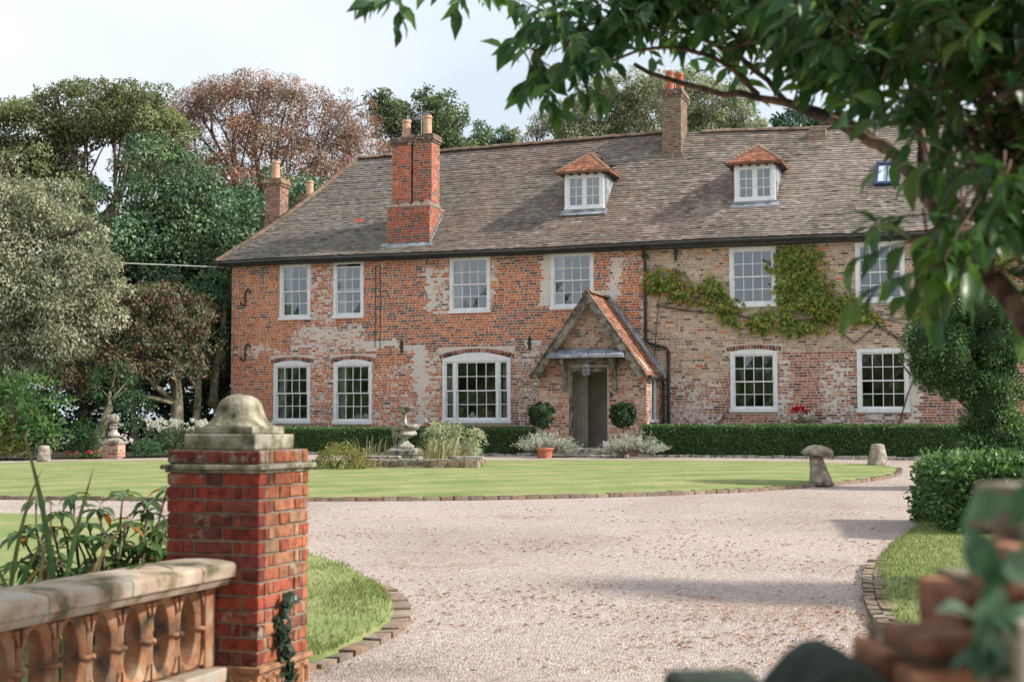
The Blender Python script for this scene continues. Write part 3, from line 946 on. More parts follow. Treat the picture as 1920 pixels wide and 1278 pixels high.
def stack(x0, x1, y0, y1, z0, z1, pal, dk, label, pots, potmat, cap=True, mort=(.42, .34, .28), capc=(.15, .10, .075)):
    co = MB(); co.box(x0, x1, y0, y1, z0, z1, (*mort, .2))
    ch = co.build('chimney', M['mortar'], house); ch['label'] = label
    bm_ = MB(); rot_stack_bricks(bm_, x0, x1, y0, y1, z0 + .002, z1 - (.22 if cap else 0), pal, dk)
    tag(bm_.build('brickwork', M['brick'], ch), kind='stuff')
    if cap:
        cp = MB()
        for i, (e, a, b) in enumerate(((.035, .22, .15), (.07, .15, .06), (.045, .06, -.02))):
            cp.box(x0 - e, x1 + e, y0 - e, y1 + e, z1 - a + .001, z1 - b, (*capc, .35), .004)
        cp.build('chimney_cap', M['brick'], ch)
    for (px, py, r, h) in pots:
        p = MB(); p.lathe([(r * 1.0, z1 - .02), (r * .98, z1 + h * .3), (r * .93, z1 + h * .86), (r * 1.12, z1 + h * .87), (r * 1.12, z1 + h * .93), (r * 1.0, z1 + h * .94), (r * 1.0, z1 + h), (r * .75, z1 + h), (r * .7, z1 + h * .6)], 16, (px, py))
        p.build('chimney_pot', potmat, ch, smooth=False)
    return ch
ORNG = np.array([(.58, .12, .05), (.52, .10, .045), (.62, .15, .065), (.44, .09, .05)])
# twin stack on its broad base
base = MB(); base.box(-16.97, -15.62, .03, 1.3, 5.95, 7.22, (.40, .30, .25, .2))
cb = base.build('chimney', M['mortar'], house); cb['label'] = 'broad brick base of the twin chimney with lead at its foot'
bb = MB(); rot_stack_bricks(bb, -16.97, -15.62, .03, 1.2, 6.12, 7.2, ORNG * .72, .35)
tag(bb.build('brickwork', M['brick'], cb), kind='stuff')
wz = MB()
for a, b in ((-16.99, -16.66), (-16.66, -16.28), (-16.28, -15.95), (-15.95, -15.6)):
    m_ = (a + b) / 2
    wz.hexa([(a, .01, 7.2), (b, .01, 7.2), (b, .9, 7.2), (a, .9, 7.2), (m_ - .03, .26, 7.42), (m_ + .03, .26, 7.42), (m_ + .03, .9, 7.5), (m_ - .03, .9, 7.5)], (.20, .165, .13, .3))
wz.build('weathering', M['mortar'], cb)
fl = MB(); fl.box(-17.02, -15.55, -.035, .028, 5.93, 6.11); fl.hexa([(-17.1, -.14, 6.0), (-15.5, -.14, 6.0), (-15.5, -.03, 6.09), (-17.1, -.03, 6.09), (-17.1, -.13, 6.02), (-15.5, -.13, 6.02), (-15.5, -.03, 6.12), (-17.1, -.03, 6.12)])
for i in range(9):
    yy = -.05 + i * .13; zz = roof_pt(-15.6, (yy + .36) / 3.76)[2]
    fl.box(-15.615, -15.58, yy, yy + .15, zz, zz + .16)
fl.build('lead_flashing', M['lead'], cb)
stack(-16.93, -16.33, .27, .87, 7.2, 9.28, ORNG, .12, 'left shaft of the twin brick chimney, bright orange red', [(-16.60, .57, .135, .60)], M['pot'])
stack(-16.25, -15.66, .27, .87, 7.2, 9.34, ORNG * .85, .35, 'right shaft of the twin brick chimney, darker red', [(-15.93, .57, .135, .62)], M['pot'])
BRN = np.array([(.19, .145, .105), (.22, .17, .12), (.16, .12, .09), (.24, .18, .13)])
st = stack(-9.30, -8.74, 2.6, 3.45, 8.4, 10.66, BRN, .1, 'tall brown brick chimney on the ridge with red pots', [(-9.12, 2.85, .12, .62), (-8.9, 3.2, .12, .62)], M['pot_red'], mort=(.36, .28, .21))
b2 = MB(); b2.box(-9.36, -8.68, 2.52, 3.5, 8.4, 8.78, (.22, .17, .125, .2)); b2.build('chimney_skirt', M['brick'], st)
stack(-22.15, -21.62, 2.1, 2.65, 5.9, 8.66, PINK * .75, .35, 'slim brick chimney behind the left hip of the roof', [(-21.93, 2.38, .13, .62)], M['pot'], capc=(.24, .15, .07))
stack(-22.25, -21.8, 4.6, 5.1, 5.9, 8.50, PINK * .75, .35, 'short far chimney just showing behind the left hip', [(-21.98, 4.85, .13, .55)], M['pot'], capc=(.24, .17, .12))
stack(-5.08, -4.62, 2.95, 3.6, 8.5, 9.30, BRN, .1, 'low brown chimney stump on the ridge behind leaves', [], M['pot'], cap=False)
# aerial on the twin chimney
ae = MB(); ae.tube([(-16.28, .95, 8.9), (-16.28, .95, 10.35)], .014, 6); ae.tube([(-16.9, 1.3, 10.02), (-15.9, .8, 10.14)], .010, 5)
for t in np.linspace(.05, .95, 7): ae.tube([(-16.9 + t - .09, 1.3 - .5 * t - .18, 10.02 + .12 * t), (-16.9 + t + .09, 1.3 - .5 * t + .18, 10.02 + .12 * t)], .006, 4)
ae.build('television_aerial', M['lead'], house)

# --- dormers
for di, (x0, x1, y, z0, z1, az) in enumerate(DORM):
    yb = 2.25
    ck = MB()
    for xa, xb in ((x0 - .03, x0 + .03), (x1 - .03, x1 + .03)):
        ck.prism([(y + .03, z0 - .12), (yb, z1), (y + .03, z1)], xa, xb, axis='x')
    ck.box(x0 - .05, x1 + .05, y - .05, y + .02, z0 - .12, z0 - .005)
    ck.hexa([(x0 - .1, y - .18, z0 - .19), (x1 + .1, y - .18, z0 - .19), (x1 + .1, y, z0 - .05), (x0 - .1, y, z0 - .05), (x0 - .1, y - .19, z0 - .17), (x1 + .1, y - .19, z0 - .17), (x1 + .1, y, z0 - .02), (x0 - .1, y, z0 - .02)])
    dm = ck.build('dormer', M['lead'], house)
    dm['label'] = ('dormer left of the tall brown chimney', 'dormer right of the tall brown chimney')[di] + ' with a white casement and small tiled roof'
    rmb = MB(); rmb.box(x0 + .035, x1 - .035, y + .5, y + .56, z0 - .1, z1 + .1); rmb.build('inner_wall', M['curtain'], dm)  # pale backing panel gives the panes their reflected-sky tone by colour
    fr = MB(); j = .11
    fr.box(x0, x0 + j, y - .03, y + .05, z0, z1); fr.box(x1 - j, x1, y - .03, y + .05, z0, z1)
    fr.box(x0 + j, x1 - j, y - .028, y + .05, z1 - .1, z1); fr.box(x0 - .01, x1 + .01, y - .06, y + .05, z0 - .004, z0 + .08)
    xm = (x0 + x1) / 2
    fr.box(xm - .03, xm + .03, y - .02, y + .045, z0 + .08, z1 - .1)
    fr.build('window_frame', M['white'], dm, bevel=.005)
    for a, b in ((x0 + j - .01, xm - .02), (xm + .02, x1 - j + .01)):
        sash(dm, a, b, z0 + .075, z1 - .095, y, 2, 3, stile=.05, bar=.018, top=.05, bot=.05)
    # hipped tile roof
    ex0, ex1, ey = x0 - .22, x1 + .22, y - .24
    ez = z1 + .03
    ax, ay = (x0 + x1) / 2, y + .62
    rb_ = MB()
    ybk = 2.75
    rb_.add([(ex0, ey, ez), (ex1, ey, ez), (ax, ay, az), (ax, ybk, az), (ex0, 2.25, ez), (ex1, 2.25, ez), (ex0, ey, ez - .05), (ex1, ey, ez - .05), (ex1, 2.2, ez - .05), (ex0, 2.2, ez - .05)],
            [(0, 1, 2), (1, 5, 3, 2), (0, 2, 3, 4), (6, 7, 1, 0), (7, 8, 5, 1), (9, 6, 0, 4), (6, 9, 8, 7)], (.24, .12, .08, .2))
    rb_.build('dormer_roof', M['tile'], dm)
    tl = MB()
    def slope_tiles(A, B, Cc, Dd, rows_, tw=.13):
        """tiles over a sloping quad A,B (eave) to Dd,Cc (top)"""
        A, B, Cc, Dd = map(Vector, (A, B, Cc, Dd))
        nrm = (B - A).cross(Dd - A)
        if nrm.length < 1e-6: nrm = (B - A).cross(Cc - A)
        nrm.normalize()
        for k in range(rows_):
            t0, t1 = k / rows_, min(1, (k + 1.5) / rows_)
            l0, r0 = A.lerp(Dd, t0), B.lerp(Cc, t0); l1, r1 = A.lerp(Dd, t1), B.lerp(Cc, t1)
            ln = (r0 - l0).length; n = max(1, int(ln / tw)); sh = (k % 2) * .5
            for i in range(n + 1):
                u0, u1 = max(0, (i - sh) / n), min(1, (i + 1 - sh) / n)
                if u1 - u0 < .1 / n: continue
                d_ = .02 + random.uniform(-.004, .004)
                g0, g1 = u0 + .02 / n, u1 - .02 / n
                p = [l0.lerp(r0, g0) + nrm * d_, l0.lerp(r0, g1) + nrm * d_, l1.lerp(r1, g1) + nrm * .004, l1.lerp(r1, g0) + nrm * .004, l0.lerp(r0, g0) + nrm * .003, l0.lerp(r0, g1) + nrm * .003]
                c = np.array([(.33, .13, .075), (.27, .11, .07), (.38, .17, .10), (.22, .10, .07)][random.randrange(4)]) * random.uniform(.8, 1.15)
                tl.add([tuple(q) for q in p], [(0, 1, 2, 3), (4, 5, 1, 0)], (*c, random.uniform(0, .3)))
    slope_tiles((ex0, ey, ez), (ex1, ey, ez), (ax + .01, ay, az), (ax - .01, ay, az), 8)
    slope_tiles((ex1, ey, ez), (ex1, 2.2, ez), (ax, ybk, az), (ax, ay, az), 8)
    tag(tl.build('tiling', M['tile'], dm), kind='stuff')
    for e in (ex0, ex1):
        pa, pb = Vector((e, ey, ez)), Vector((ax, ay, az))
        for k in range(9): half_round(pa.lerp(pb, k / 9), pa.lerp(pb, (k + 1) / 9), .075, M['ridge'], dm, 'hip_tile')
    for k in range(5): half_round((ax, ay + .3 * k, az + .01), (ax, ay + .3 * k + .3, az + .01), .09, M['ridge'], dm)
    for k in range(6): rf = MB(); rf.box(ex0 + .16 + k * (ex1 - ex0 - .4) / 5, ex0 + .22 + k * (ex1 - ex0 - .4) / 5, ey + .04, y, ez - .10, ez - .052); rf.build('rafter_end', M['gutter'], dm)
    for k in range(7): rf = MB(); rf.box(ex1 - .18, ex1 - .04, y + .05 + k * .17, y + .1 + k * .17, ez - .10, ez - .052); rf.build('rafter_end', M['gutter'], dm)
# skylight
sk = MB()
def rs(x, y, l): return roof_pt(x, (y + .36) / 3.76, l)
for (xa, xb, ya, yb_) in ((-3.15, -3.07, 1.22, 2.0), (-2.58, -2.5, 1.22, 2.0), (-3.07, -2.58, 1.22, 1.30), (-3.07, -2.58, 1.92, 2.0), (-2.845, -2.815, 1.3, 1.92)):
    sk.hexa([rs(xa, ya, .02), rs(xb, ya, .02), rs(xb, yb_, .02), rs(xa, yb_, .02), rs(xa, ya, .12), rs(xb, ya, .12), rs(xb, yb_, .12), rs(xa, yb_, .12)])
sko = sk.build('skylight', M['blue'], house)
bp_ = MB(); bp_.hexa([rs(-3.07, 1.3, .04), rs(-2.58, 1.3, .04), rs(-2.58, 1.92, .04), rs(-3.07, 1.92, .04), rs(-3.07, 1.3, .08), rs(-2.58, 1.3, .08), rs(-2.58, 1.92, .08), rs(-3.07, 1.92, .08)])
bp_.build('pane', M['blind'], sko)

# --- ironwork and pipes
pp_ = MB()
pp_.tube([(-9.19, -.40, 5.66), (-9.19, -.30, 5.56), (-9.19, -.10, 5.40), (-9.19, -.09, 3.16), (-9.10, -.09, 3.06), (-8.62, -.09, 2.92), (-8.56, -.09, 2.84), (-8.56, -.09, .1)], .042, 8)
for zz in (5.0, 4.1, 3.35, 2.72, 2.0, 1.1):
    xx = -9.19 if zz > 3 else -8.56
    pp_.tube([(xx, -.09, zz), (xx, -.09, zz + .09)], .056, 8)
pp_.box(-9.28, -9.10, -.15, -.005, 5.38, 5.5)
pp_.build('downpipe', M['iron'], house, smooth=False)
p2 = MB(); p2.tube([(-8.66, -.42, 2.16), (-8.66, -.36, 2.02), (-8.68, -.16, 1.9), (-8.68, -.15, .1)], .036, 8)
for zz in (1.75, .9): p2.tube([(-8.68, -.15, zz), (-8.68, -.15, zz + .08)], .048, 8)
p2.build('downpipe', M['iron'], house)
for (cx_, cz_) in ((-21.62, 4.68), (-21.60, 3.02)):
    an = MB(); pts = []
    for t in np.linspace(-1, 1, 21):
        pts.append((cx_ + .16 * math.sin(t * 2.35) * (1 if abs(t) < .7 else 1.0), -.045, cz_ + .25 * t if abs(t) < .72 else cz_ + math.copysign(.18 + .07 * math.cos((abs(t) - .72) * 7), t)))
    pts = [(cx_ + .04 * t - (0), -.045, cz_ + z_) for t, z_ in ()] or [(cx_ + q[0], -.045, cz_ + q[1]) for q in
          ((-.15, -.14), (-.13, -.21), (-.06, -.25), (.0, -.22), (.02, -.14), (.0, -.03), (-.005, .05), (.01, .15), (.05, .22), (.11, .24), (.16, .20), (.17, .13))]
    an.tube(pts, .026, 6); an.build('wall_anchor', M['iron'], house, smooth=True)
for (cx_, cz_) in ((-16.47, 3.10), (-12.56, 3.12), (-8.35, 5.48)):
    an = MB(); an.box(cx_ - .035, cx_ + .035, -.05, .0, cz_ - .18, cz_ + .18); an.box(cx_ - .055, cx_ + .055, -.06, -.051, cz_ - .03, cz_ + .05)
    an.build('wall_anchor', M['iron'], house, bevel=.006)
for (xx, z0_, z1_) in ((-17.32, 3.1, 5.5), (-17.16, 3.0, 5.5)):
    wv = MB(); wv.tube([(xx, -.022, z0_), (xx + .01, -.022, (z0_ + z1_) / 2), (xx, -.022, z1_)], .010, 5); wv.build('wall_cable', M['iron'], house)

# --- porch
PF = -1.70
AX, AZ_ = -10.28, 4.22
porch = empty('porch', (0, 0, 0), 0, house)
porch['label'] = 'gabled brick porch with grey bargeboards over the open front door'
DX0, DX1, DZ0, DZ1 = -10.80, -9.84, .24, 2.26
slope = 1.38
def gable(z):
    if z < 2.2: return (PORCH[0], PORCH[1])
    h = (AZ_ - z) / slope
    return (AX - h + .06, AX + h - .06)
pb = lay(PORCH[0], PORCH[1], .02, AZ_ - .25, [(DX0 - .09, DX1 + .02, 0, DZ1 + .1)], clip=gable)
pc = [((b[0] + b[1]) / 2, (b[2] + b[3]) / 2) for b in pb]
pick = set(sorted([i for i in range(len(pb)) if pb[i][1] - pb[i][0] > .19], key=lambda i: -pc[i][0])[:148])
pm = MB()
PB = np.concatenate([BUFF[:5], PINK[:3]])
for i, b in enumerate(pb):
    r = random.random()
    c = (BUFF if r < .42 else PINK if r < .85 else DARK)[random.randrange(4)] * random.uniform(.85, 1.15)
    if r > .97: c = np.array((.48, .17, .08))
    a_ = .25 + float(fbm(b[0] * 2, b[2] * 2, 77) - .5) * .6
    if i in pick:
        m1 = MB(); put_brick(m1, b, c, a_, 'y', PF); m1.build('brick', M['brick'], porch)
    else: put_brick(pm, b, c, a_, 'y', PF)
for b in lay(PF, 0.0, .02, 2.25, [(-1.28, -.72, .95, 2.1)]):
    r = random.random()
    c = (BUFF if r < .45 else PINK if r < .85 else DARK)[random.randrange(4)] * random.uniform(.85, 1.15)
    put_brick(pm, b, c, .25, 'x', PORCH[1])
tag(pm.build('brickwork', M['brick'], porch), kind='stuff')
pw = MB(); mc = (.50, .42, .35, .25)
t_ = .24
pw.box(PORCH[0], DX0 - .07, PF, PF + t_, 0, 2.3, mc); pw.box(DX1, PORCH[1], PF, PF + t_, 0, 2.3, mc)
pw.prism([(PORCH[0], 2.3), (PORCH[1], 2.3), (PORCH[1], 2.3), (AX, AZ_ - .05), (PORCH[0], 2.3)][:2] + [(PORCH[1], 2.31), (AX + .02, AZ_ - .06), (AX - .02, AZ_ - .06), (PORCH[0], 2.31)], PF, PF + t_, mc)
pw.box(PORCH[0], PORCH[0] + t_, PF + t_, -.001, 0, 2.3, mc)
pw.box(PORCH[1] - t_, PORCH[1], PF + t_, -1.28, 0, 2.3, mc); pw.box(PORCH[1] - t_, PORCH[1], -.72, -.001, 0, 2.3, mc); pw.box(PORCH[1] - t_, PORCH[1], -1.28, -.72, 0, .95, mc); pw.box(PORCH[1] - t_, PORCH[1], -1.28, -.72, 2.1, 2.3, mc)
pw.build('mortar_face', M['mortar'], porch)
pi = MB(); pi.box(PORCH[0] + t_, PORCH[1] - t_, PF + t_, -.02, 0, .23); pi.box(PORCH[0] + t_, PORCH[1] - t_, PF + t_, .2, 2.45, 2.5)
pi.box(PORCH[0] + t_, -10.05, -.16, -.02, .23, 2.45); pi.box(PORCH[0] + t_, PORCH[0] + t_ + .02, PF + t_, -.16, .23, 2.45); pi.box(PORCH[1] - t_ - .02, PORCH[1] - t_ - .001, -.7, -.16, .23, 2.45)
pi.build('inner_wall', M['plaster'], porch)
od = MB(); od.box(DX0 - .18, DX0 + .24, -1.03, -1.0, .24, 2.3); odo = od.build('open_door', M['oak'], porch)
for q_ in range(4):
    pk_ = MB(); pk_.box(DX0 - .178 + q_ * .105, DX0 - .078 + q_ * .105, -1.05, -1.031, .25, 2.29); pk_.build('plank', M['plank'], porch, bevel=.006)
df = MB(); df.box(DX0 - .09, DX0, PF - .015, PF + .12, .2, DZ1 + .1); df.box(DX1 - .0, DX1 + .012, PF + .01, PF + .12, .2, DZ1 + .1); df.box(DX0, DX1, PF - .01, PF + .12, DZ1 - .02, DZ1 + .1)
df.build('door_frame', M['oak'], porch, bevel=.008)
ip = MB(); ip.box(-10.10, -10.02, -.22, -.02, .23, 2.4); ip.build('inner_frame', M['white'], porch)
dl = MB(); dl.box(-10.0, -9.2, -.18, -.12, .24, 2.28); dl.box(-9.93, -9.28, -.20, -.181, .34, .95); dl.box(-9.93, -9.28, -.20, -.181, 1.85, 2.2)
do = dl.build('inner_door', M['door'], porch); dg = MB(); dg.box(-9.90, -9.30, -.195, -.182, 1.05, 1.75); dg.build('pane', M['iron'], do)
# roof slopes of the porch
RY0, RY1 = -2.03, -.03
prf = MB()
EX = 1.60; ezp = AZ_ + .10 - EX * slope
for sg in (-1, 1):
    prf.hexa([(AX + sg * EX, RY0 + .02, ezp - .05), (AX, RY0 + .02, AZ_ + .05), (AX, RY1, AZ_ + .05), (AX + sg * EX, RY1, ezp - .05),
              (AX + sg * EX, RY0 + .02, ezp), (AX, RY0 + .02, AZ_ + .10), (AX, RY1, AZ_ + .10), (AX + sg * EX, RY1, ezp)], (.28, .14, .09, .2))
pro = prf.build('porch_roof', M['tile'], porch)
tl = MB()
for sg in (-1, 1):
    rws = 27; nrm = Vector((sg * slope, 0, 1)).normalized()
    for k in range(rws):
        t0, t1 = k / rws, min(1, (k + 1.5) / rws)
        y_ = RY0 - (k % 2) * .08
        while y_ < RY1:
            ya, yb_ = max(y_, RY0), min(y_ + .155, RY1); y_ += .16
            if yb_ - ya < .03: continue
            def P(t, yy, d): 
                v = Vector((AX + sg * EX * (1 - t), yy, ezp + (AZ_ + .1 - ezp) * t)) + nrm * d
                return (v.x, v.y, v.z)
            d_ = .026 + random.uniform(-.006, .006)
            c = np.array([(.36, .15, .085), (.29, .125, .08), (.42, .20, .12), (.22, .11, .08), (.38, .18, .11), (.16, .10, .08)][random.randrange(6)]) * random.uniform(.8, 1.15)
            tl.add([P(t0, ya, d_), P(t0, yb_, d_), P(t1, yb_, .004), P(t1, ya, .004), P(t0, ya, .004), P(t0, yb_, .004)], [(0, 1, 2, 3), (4, 5, 1, 0), (4, 0, 3), (5, 2, 1)], (*c, random.uniform(0, .35)))
tag(tl.build('tiling', M['tile'], porch), kind='stuff')
for k in range(6): half_round((AX, RY0 + k * .335, AZ_ + .13), (AX, RY0 + (k + 1) * .335, AZ_ + .13), .10, M['ridge'], porch)
lf = MB()
for k in range(24):
    t = k / 24; xx = AX + EX * (1 - t); zz = ezp + (AZ_ + .1 - ezp) * t
    lf.hexa([(xx - .02, -.16, zz + .02), (xx + .07, -.16, zz - .03), (xx + .07, -.012, zz - .03), (xx - .02, -.012, zz + .02), (xx - .03, -.06, zz + .19), (xx + .055, -.06, zz + .13), (xx + .055, -.012, zz + .13), (xx - .03, -.012, zz + .19)])
lf.build('lead_flashing', M['lead'], porch)
for sg in (-1, 1):
    bb = MB(); w_ = .18
    e0 = (AX + sg * (EX - .06), ezp + .02); a0 = (AX - sg * .0, AZ_ + .10)
    dv = Vector((a0[0] - e0[0], a0[1] - e0[1])).normalized(); nv = Vector((dv.y * sg, -dv.x * sg)) * sg
    nv = Vector((-sg * abs(dv.y), -abs(dv.x)))
    ap = (AX, AZ_ + .10 - w_ * 1.7)
    pts = [e0, a0, ap, (e0[0] + nv.x * w_, e0[1] + nv.y * w_)]
    bb.prism(pts, RY0 - .045 + (.002 if sg > 0 else 0), RY0 + .005)
    bb.build('bargeboard', M['oak'], porch, bevel=.008)
    ed = MB(); e1 = (AX + sg * (EX + .02), ezp + .03); a1 = (AX, AZ_ + .165)
    ed.prism([e1, a1, (a1[0], a1[1] - .055), (e1[0] - sg * .03, e1[1] - .05)], RY0 - .07 + (.002 if sg > 0 else 0), RY0 + .0); ed.build('verge_board', M['oak'], porch)
    cb_ = MB(); xx = AX + sg * (EX - .28); cb_.box(xx - .06, xx + .06, RY0, PF, ezp - .02, ezp + .09); cb_.build('corbel', M['oak'], porch, bevel=.02)
pg = MB(); pg.tube([(AX + EX + .05, RY0 + .05, ezp - .03), (AX + EX + .05, -.4, ezp - .04)], .05, 8); pg.build('gutter', M['gutter'], porch)
# lead canopy on carved brackets
cn = MB()
cn.hexa([(-11.30, -2.26, 2.60), (-9.30, -2.26, 2.60), (-9.30, PF - .02, 2.66), (-11.30, PF - .02, 2.66), (-11.30, -2.26, 2.655), (-9.30, -2.26, 2.655), (-9.30, PF - .02, 2.86), (-11.30, PF - .02, 2.86)])
cn.box(-11.34, -9.26, -2.29, -2.20, 2.585, 2.662)
for xx in (-10.75, -10.28, -9.8): cn.tube([(xx, -2.28, 2.668), (xx, PF - .02, 2.87)], .016, 6)
cn.build('canopy', M['lead'], porch, bevel=.006)
for xx in (-10.98, -9.62):
    bk = MB(); bk.prism([(PF, 2.58), (-2.14, 2.58), (-2.16, 2.50), (-2.10, 2.42), (-2.0, 2.40), (-1.93, 2.28), (-1.85, 2.06), (-1.83, 1.86), (-1.87, 1.78), (-1.85, 1.72), (PF, 1.72)], xx - .05, xx + .05, axis='x')
    bk.build('bracket', M['oak'], porch, bevel=.01)
bm2 = MB(); bm2.box(-11.2, -9.4, PF - .06, PF - .01, 2.42, 2.58); bm2.build('door_beam', M['oak'], porch, bevel=.01)
ln_ = MB(); ln_.tube([(-10.33, -2.0, 2.58), (-10.33, -2.0, 2.46)], .012, 6); ln_.lathe([(.03, 2.47), (.11, 2.40), (.12, 2.38), (.11, 2.36)], 12, (-10.33, -2.0))
ln_.lathe([(.10, 2.14), (.10, 2.16), (.06, 2.17)], 12, (-10.33, -2.0))
for k in range(6): ln_.tube([(-10.33 + .1 * math.cos(k * 1.047), -2.0 + .1 * math.sin(k * 1.047), 2.15), (-10.33 + .1 * math.cos(k * 1.047), -2.0 + .1 * math.sin(k * 1.047), 2.37)], .008, 5)
lo = ln_.build('lantern', M['lead'], porch)
lg = MB(); lg.lathe([(.088, 2.165), (.088, 2.36)], 12, (-10.33, -2.0)); lg.build('pane', M['glass'], lo)
stp = MB(); stp.box(-11.05, -9.35, -2.35, PF - .001, 0, .21, None, .008); stp.box(-11.3, -9.1, -2.75, -2.351, -.05, .06, None, .008)
stp.build('step', M['stone'], porch, bevel=.02)
sw_ = MB(); sw_.box(PORCH[1] - .04, PORCH[1] + .02, -1.30, -1.22, .98, 2.12); sw_.box(PORCH[1] - .04, PORCH[1] + .02, -.78, -.70, .98, 2.12); sw_.box(PORCH[1] - .04, PORCH[1] + .02, -1.22, -.78, 2.04, 2.12); sw_.box(PORCH[1] - .04, PORCH[1] + .07, -1.36, -.66, .90, .98)
swo = sw_.build('window', M['white'], porch)
for nm, xx, zz in (('bell_push', -9.72, 1.62), ('number_plate', -9.70, 1.32)):
    q = MB(); q.box(xx - .04, xx + .04, PF - .03, PF - .012, zz - .05, zz + .05); q.build(nm, M['iron'], porch, bevel=.008)

# ------------------------------------------------------------------ planting helpers
def rand_dir(r, n):
    return unit(r.normal(0, 1, (n, 3)))

def crown_points(r, blobs, n, shell=.72, up=.25, clump=8, cr=.35, sub=.29, flat=.75, stray=.22):
    """leaf points on boughs (small flattened sub-ellipsoids) that are spread over the shells of the given ellipsoids"""
    B = np.array(blobs, float)
    area = (B[:, 3] * B[:, 4] + B[:, 4] * B[:, 5] + B[:, 3] * B[:, 5])
    per = np.maximum(6, (np.full(len(B), 46) * np.clip(area / area.mean(), .4, 1.8)).astype(int))
    w = np.repeat(np.arange(len(B)), per)
    nb = len(w)
    d = rand_dir(r, nb); d[:, 2] += up * r.uniform(0, 1, nb); d = unit(d)
    rr = shell + (.92 - shell) * r.random(nb) ** .7
    far = r.random(nb) < stray
    rr[far] = r.uniform(.95, 1.28, far.sum())
    bc = B[w, :3] + d * B[w, 3:] * rr[:, None]
    br = B[w, 3:].mean(1) * sub * r.uniform(.6, 1.35, nb) * np.where(far, .6, 1.0)
    k = r.choice(nb, n, p=br ** 2 / (br ** 2).sum())
    e = rand_dir(r, n); e[:, 2] += .45 * r.random(n); e = unit(e + .45 * d[k])
    q = .35 + .70 * r.random(n) ** .55
    off = e * br[k][:, None] * q[:, None]; off[:, 2] *= flat
    c = bc[k] + off
    return c, unit(e * .8 + d[k] * .4), bc, d, w, k

def foliage(name, parent, mat, blobs, n, size, ratio, cols, seed, shell=.72, up=.25, clump=8, cr=.35, stray=.22, droop=.0, outw=.8, tpl=T_DIAMOND, var=.25):
    r = np.random.default_rng(seed)
    c, o, cc, cd_, w, ci = crown_points(r, blobs, n, shell, up, clump, cr, stray=stray)
    N = len(c)
    d = o * outw + r.normal(0, .7, (N, 3)); d[:, 2] -= droop
    nn = o * 1.0 + np.array((0, 0, .55)) + r.normal(0, .45, (N, 3))
    cols = np.array(cols)
    pick = r.integers(0, len(cols), len(cc))[ci]
    rnd = r.random(N) < .45
    pick[rnd] = r.integers(0, len(cols), rnd.sum())
    col = cols[pick] * (1 + r.uniform(-var, var, (len(cc), 1)))[ci] * r.uniform(.85, 1.15, (N, 1))
    sz = size * r.uniform(.65, 1.3, N)
    return leaves(name, mat, c, d, nn, sz, sz * ratio, col, parent, tpl), cc, w

def limb_path(a, b, sag=.1, n=6, r=random):
    a, b = Vector(a), Vector(b); ln = (b - a).length
    off = [Vector((r.uniform(-1, 1), r.uniform(-1, 1), r.uniform(-.5, .8))) * ln * sag for _ in range(2)]
    out = []
    for i in range(n + 1):
        t = i / n
        out.append(a.lerp(b, t) + off[0] * math.sin(math.pi * t) * .6 + off[1] * math.sin(2 * math.pi * t) * .3)
    return out

def wood_mesh(name, parent, mat, base, top, r0, blobs, seed, tw=None, ntw=0, stems=None, tr=.02):
    """tapered trunk(s), limbs into every blob, twigs towards leaf clumps"""
    rr = random.Random(seed)
    mb = MB()
    base, top = Vector(base), Vector(top)
    for (sb, st_, sr) in (stems or [(base, top, r0)]):
        p = limb_path(sb, st_, .05, 8, rr)
        m = len(p)
        rad_ = [sr * (1.35 if i == 0 else 1 - .55 * i / (m - 1)) for i in range(m)]
        mb.tube(p, rad_, 8)
        for b in blobs:
            t = rr.uniform(.45, .95)
            k = min(m - 2, int(t * (m - 1)))
            if stems and rr.random() < .5: continue
            q = limb_path(p[k], Vector(b[:3]), .12, 6, rr)
            r1 = sr * .42
            mb.tube(q, [r1 * (1 - .75 * i / 6) for i in range(7)], 6)
            for _ in range(4):
                s = q[rr.randrange(2, 6)]
                e = Vector(b[:3]) + Vector((rr.uniform(-1, 1) * b[3], rr.uniform(-1, 1) * b[4], rr.uniform(-.3, 1) * b[5])) * .8
                mb.tube(limb_path(s, e, .12, 4, rr), [r1 * .4, r1 * .32, r1 * .24, r1 * .16, r1 * .08], 5)
    if tw is not None and ntw:
        idx = [rr.randrange(len(tw)) for _ in range(ntw)]
        for i in idx:
            e = Vector(tw[i])
            b = min(blobs, key=lambda q: (Vector(q[:3]) - e).length)
            s = Vector(b[:3]).lerp(e, rr.uniform(.2, .5))
            mb.tube(limb_path(s, e, .15, 3, rr), [tr, tr * .8, tr * .5, tr * .25], 4)
    return mb.build(name, mat, parent, smooth=True)

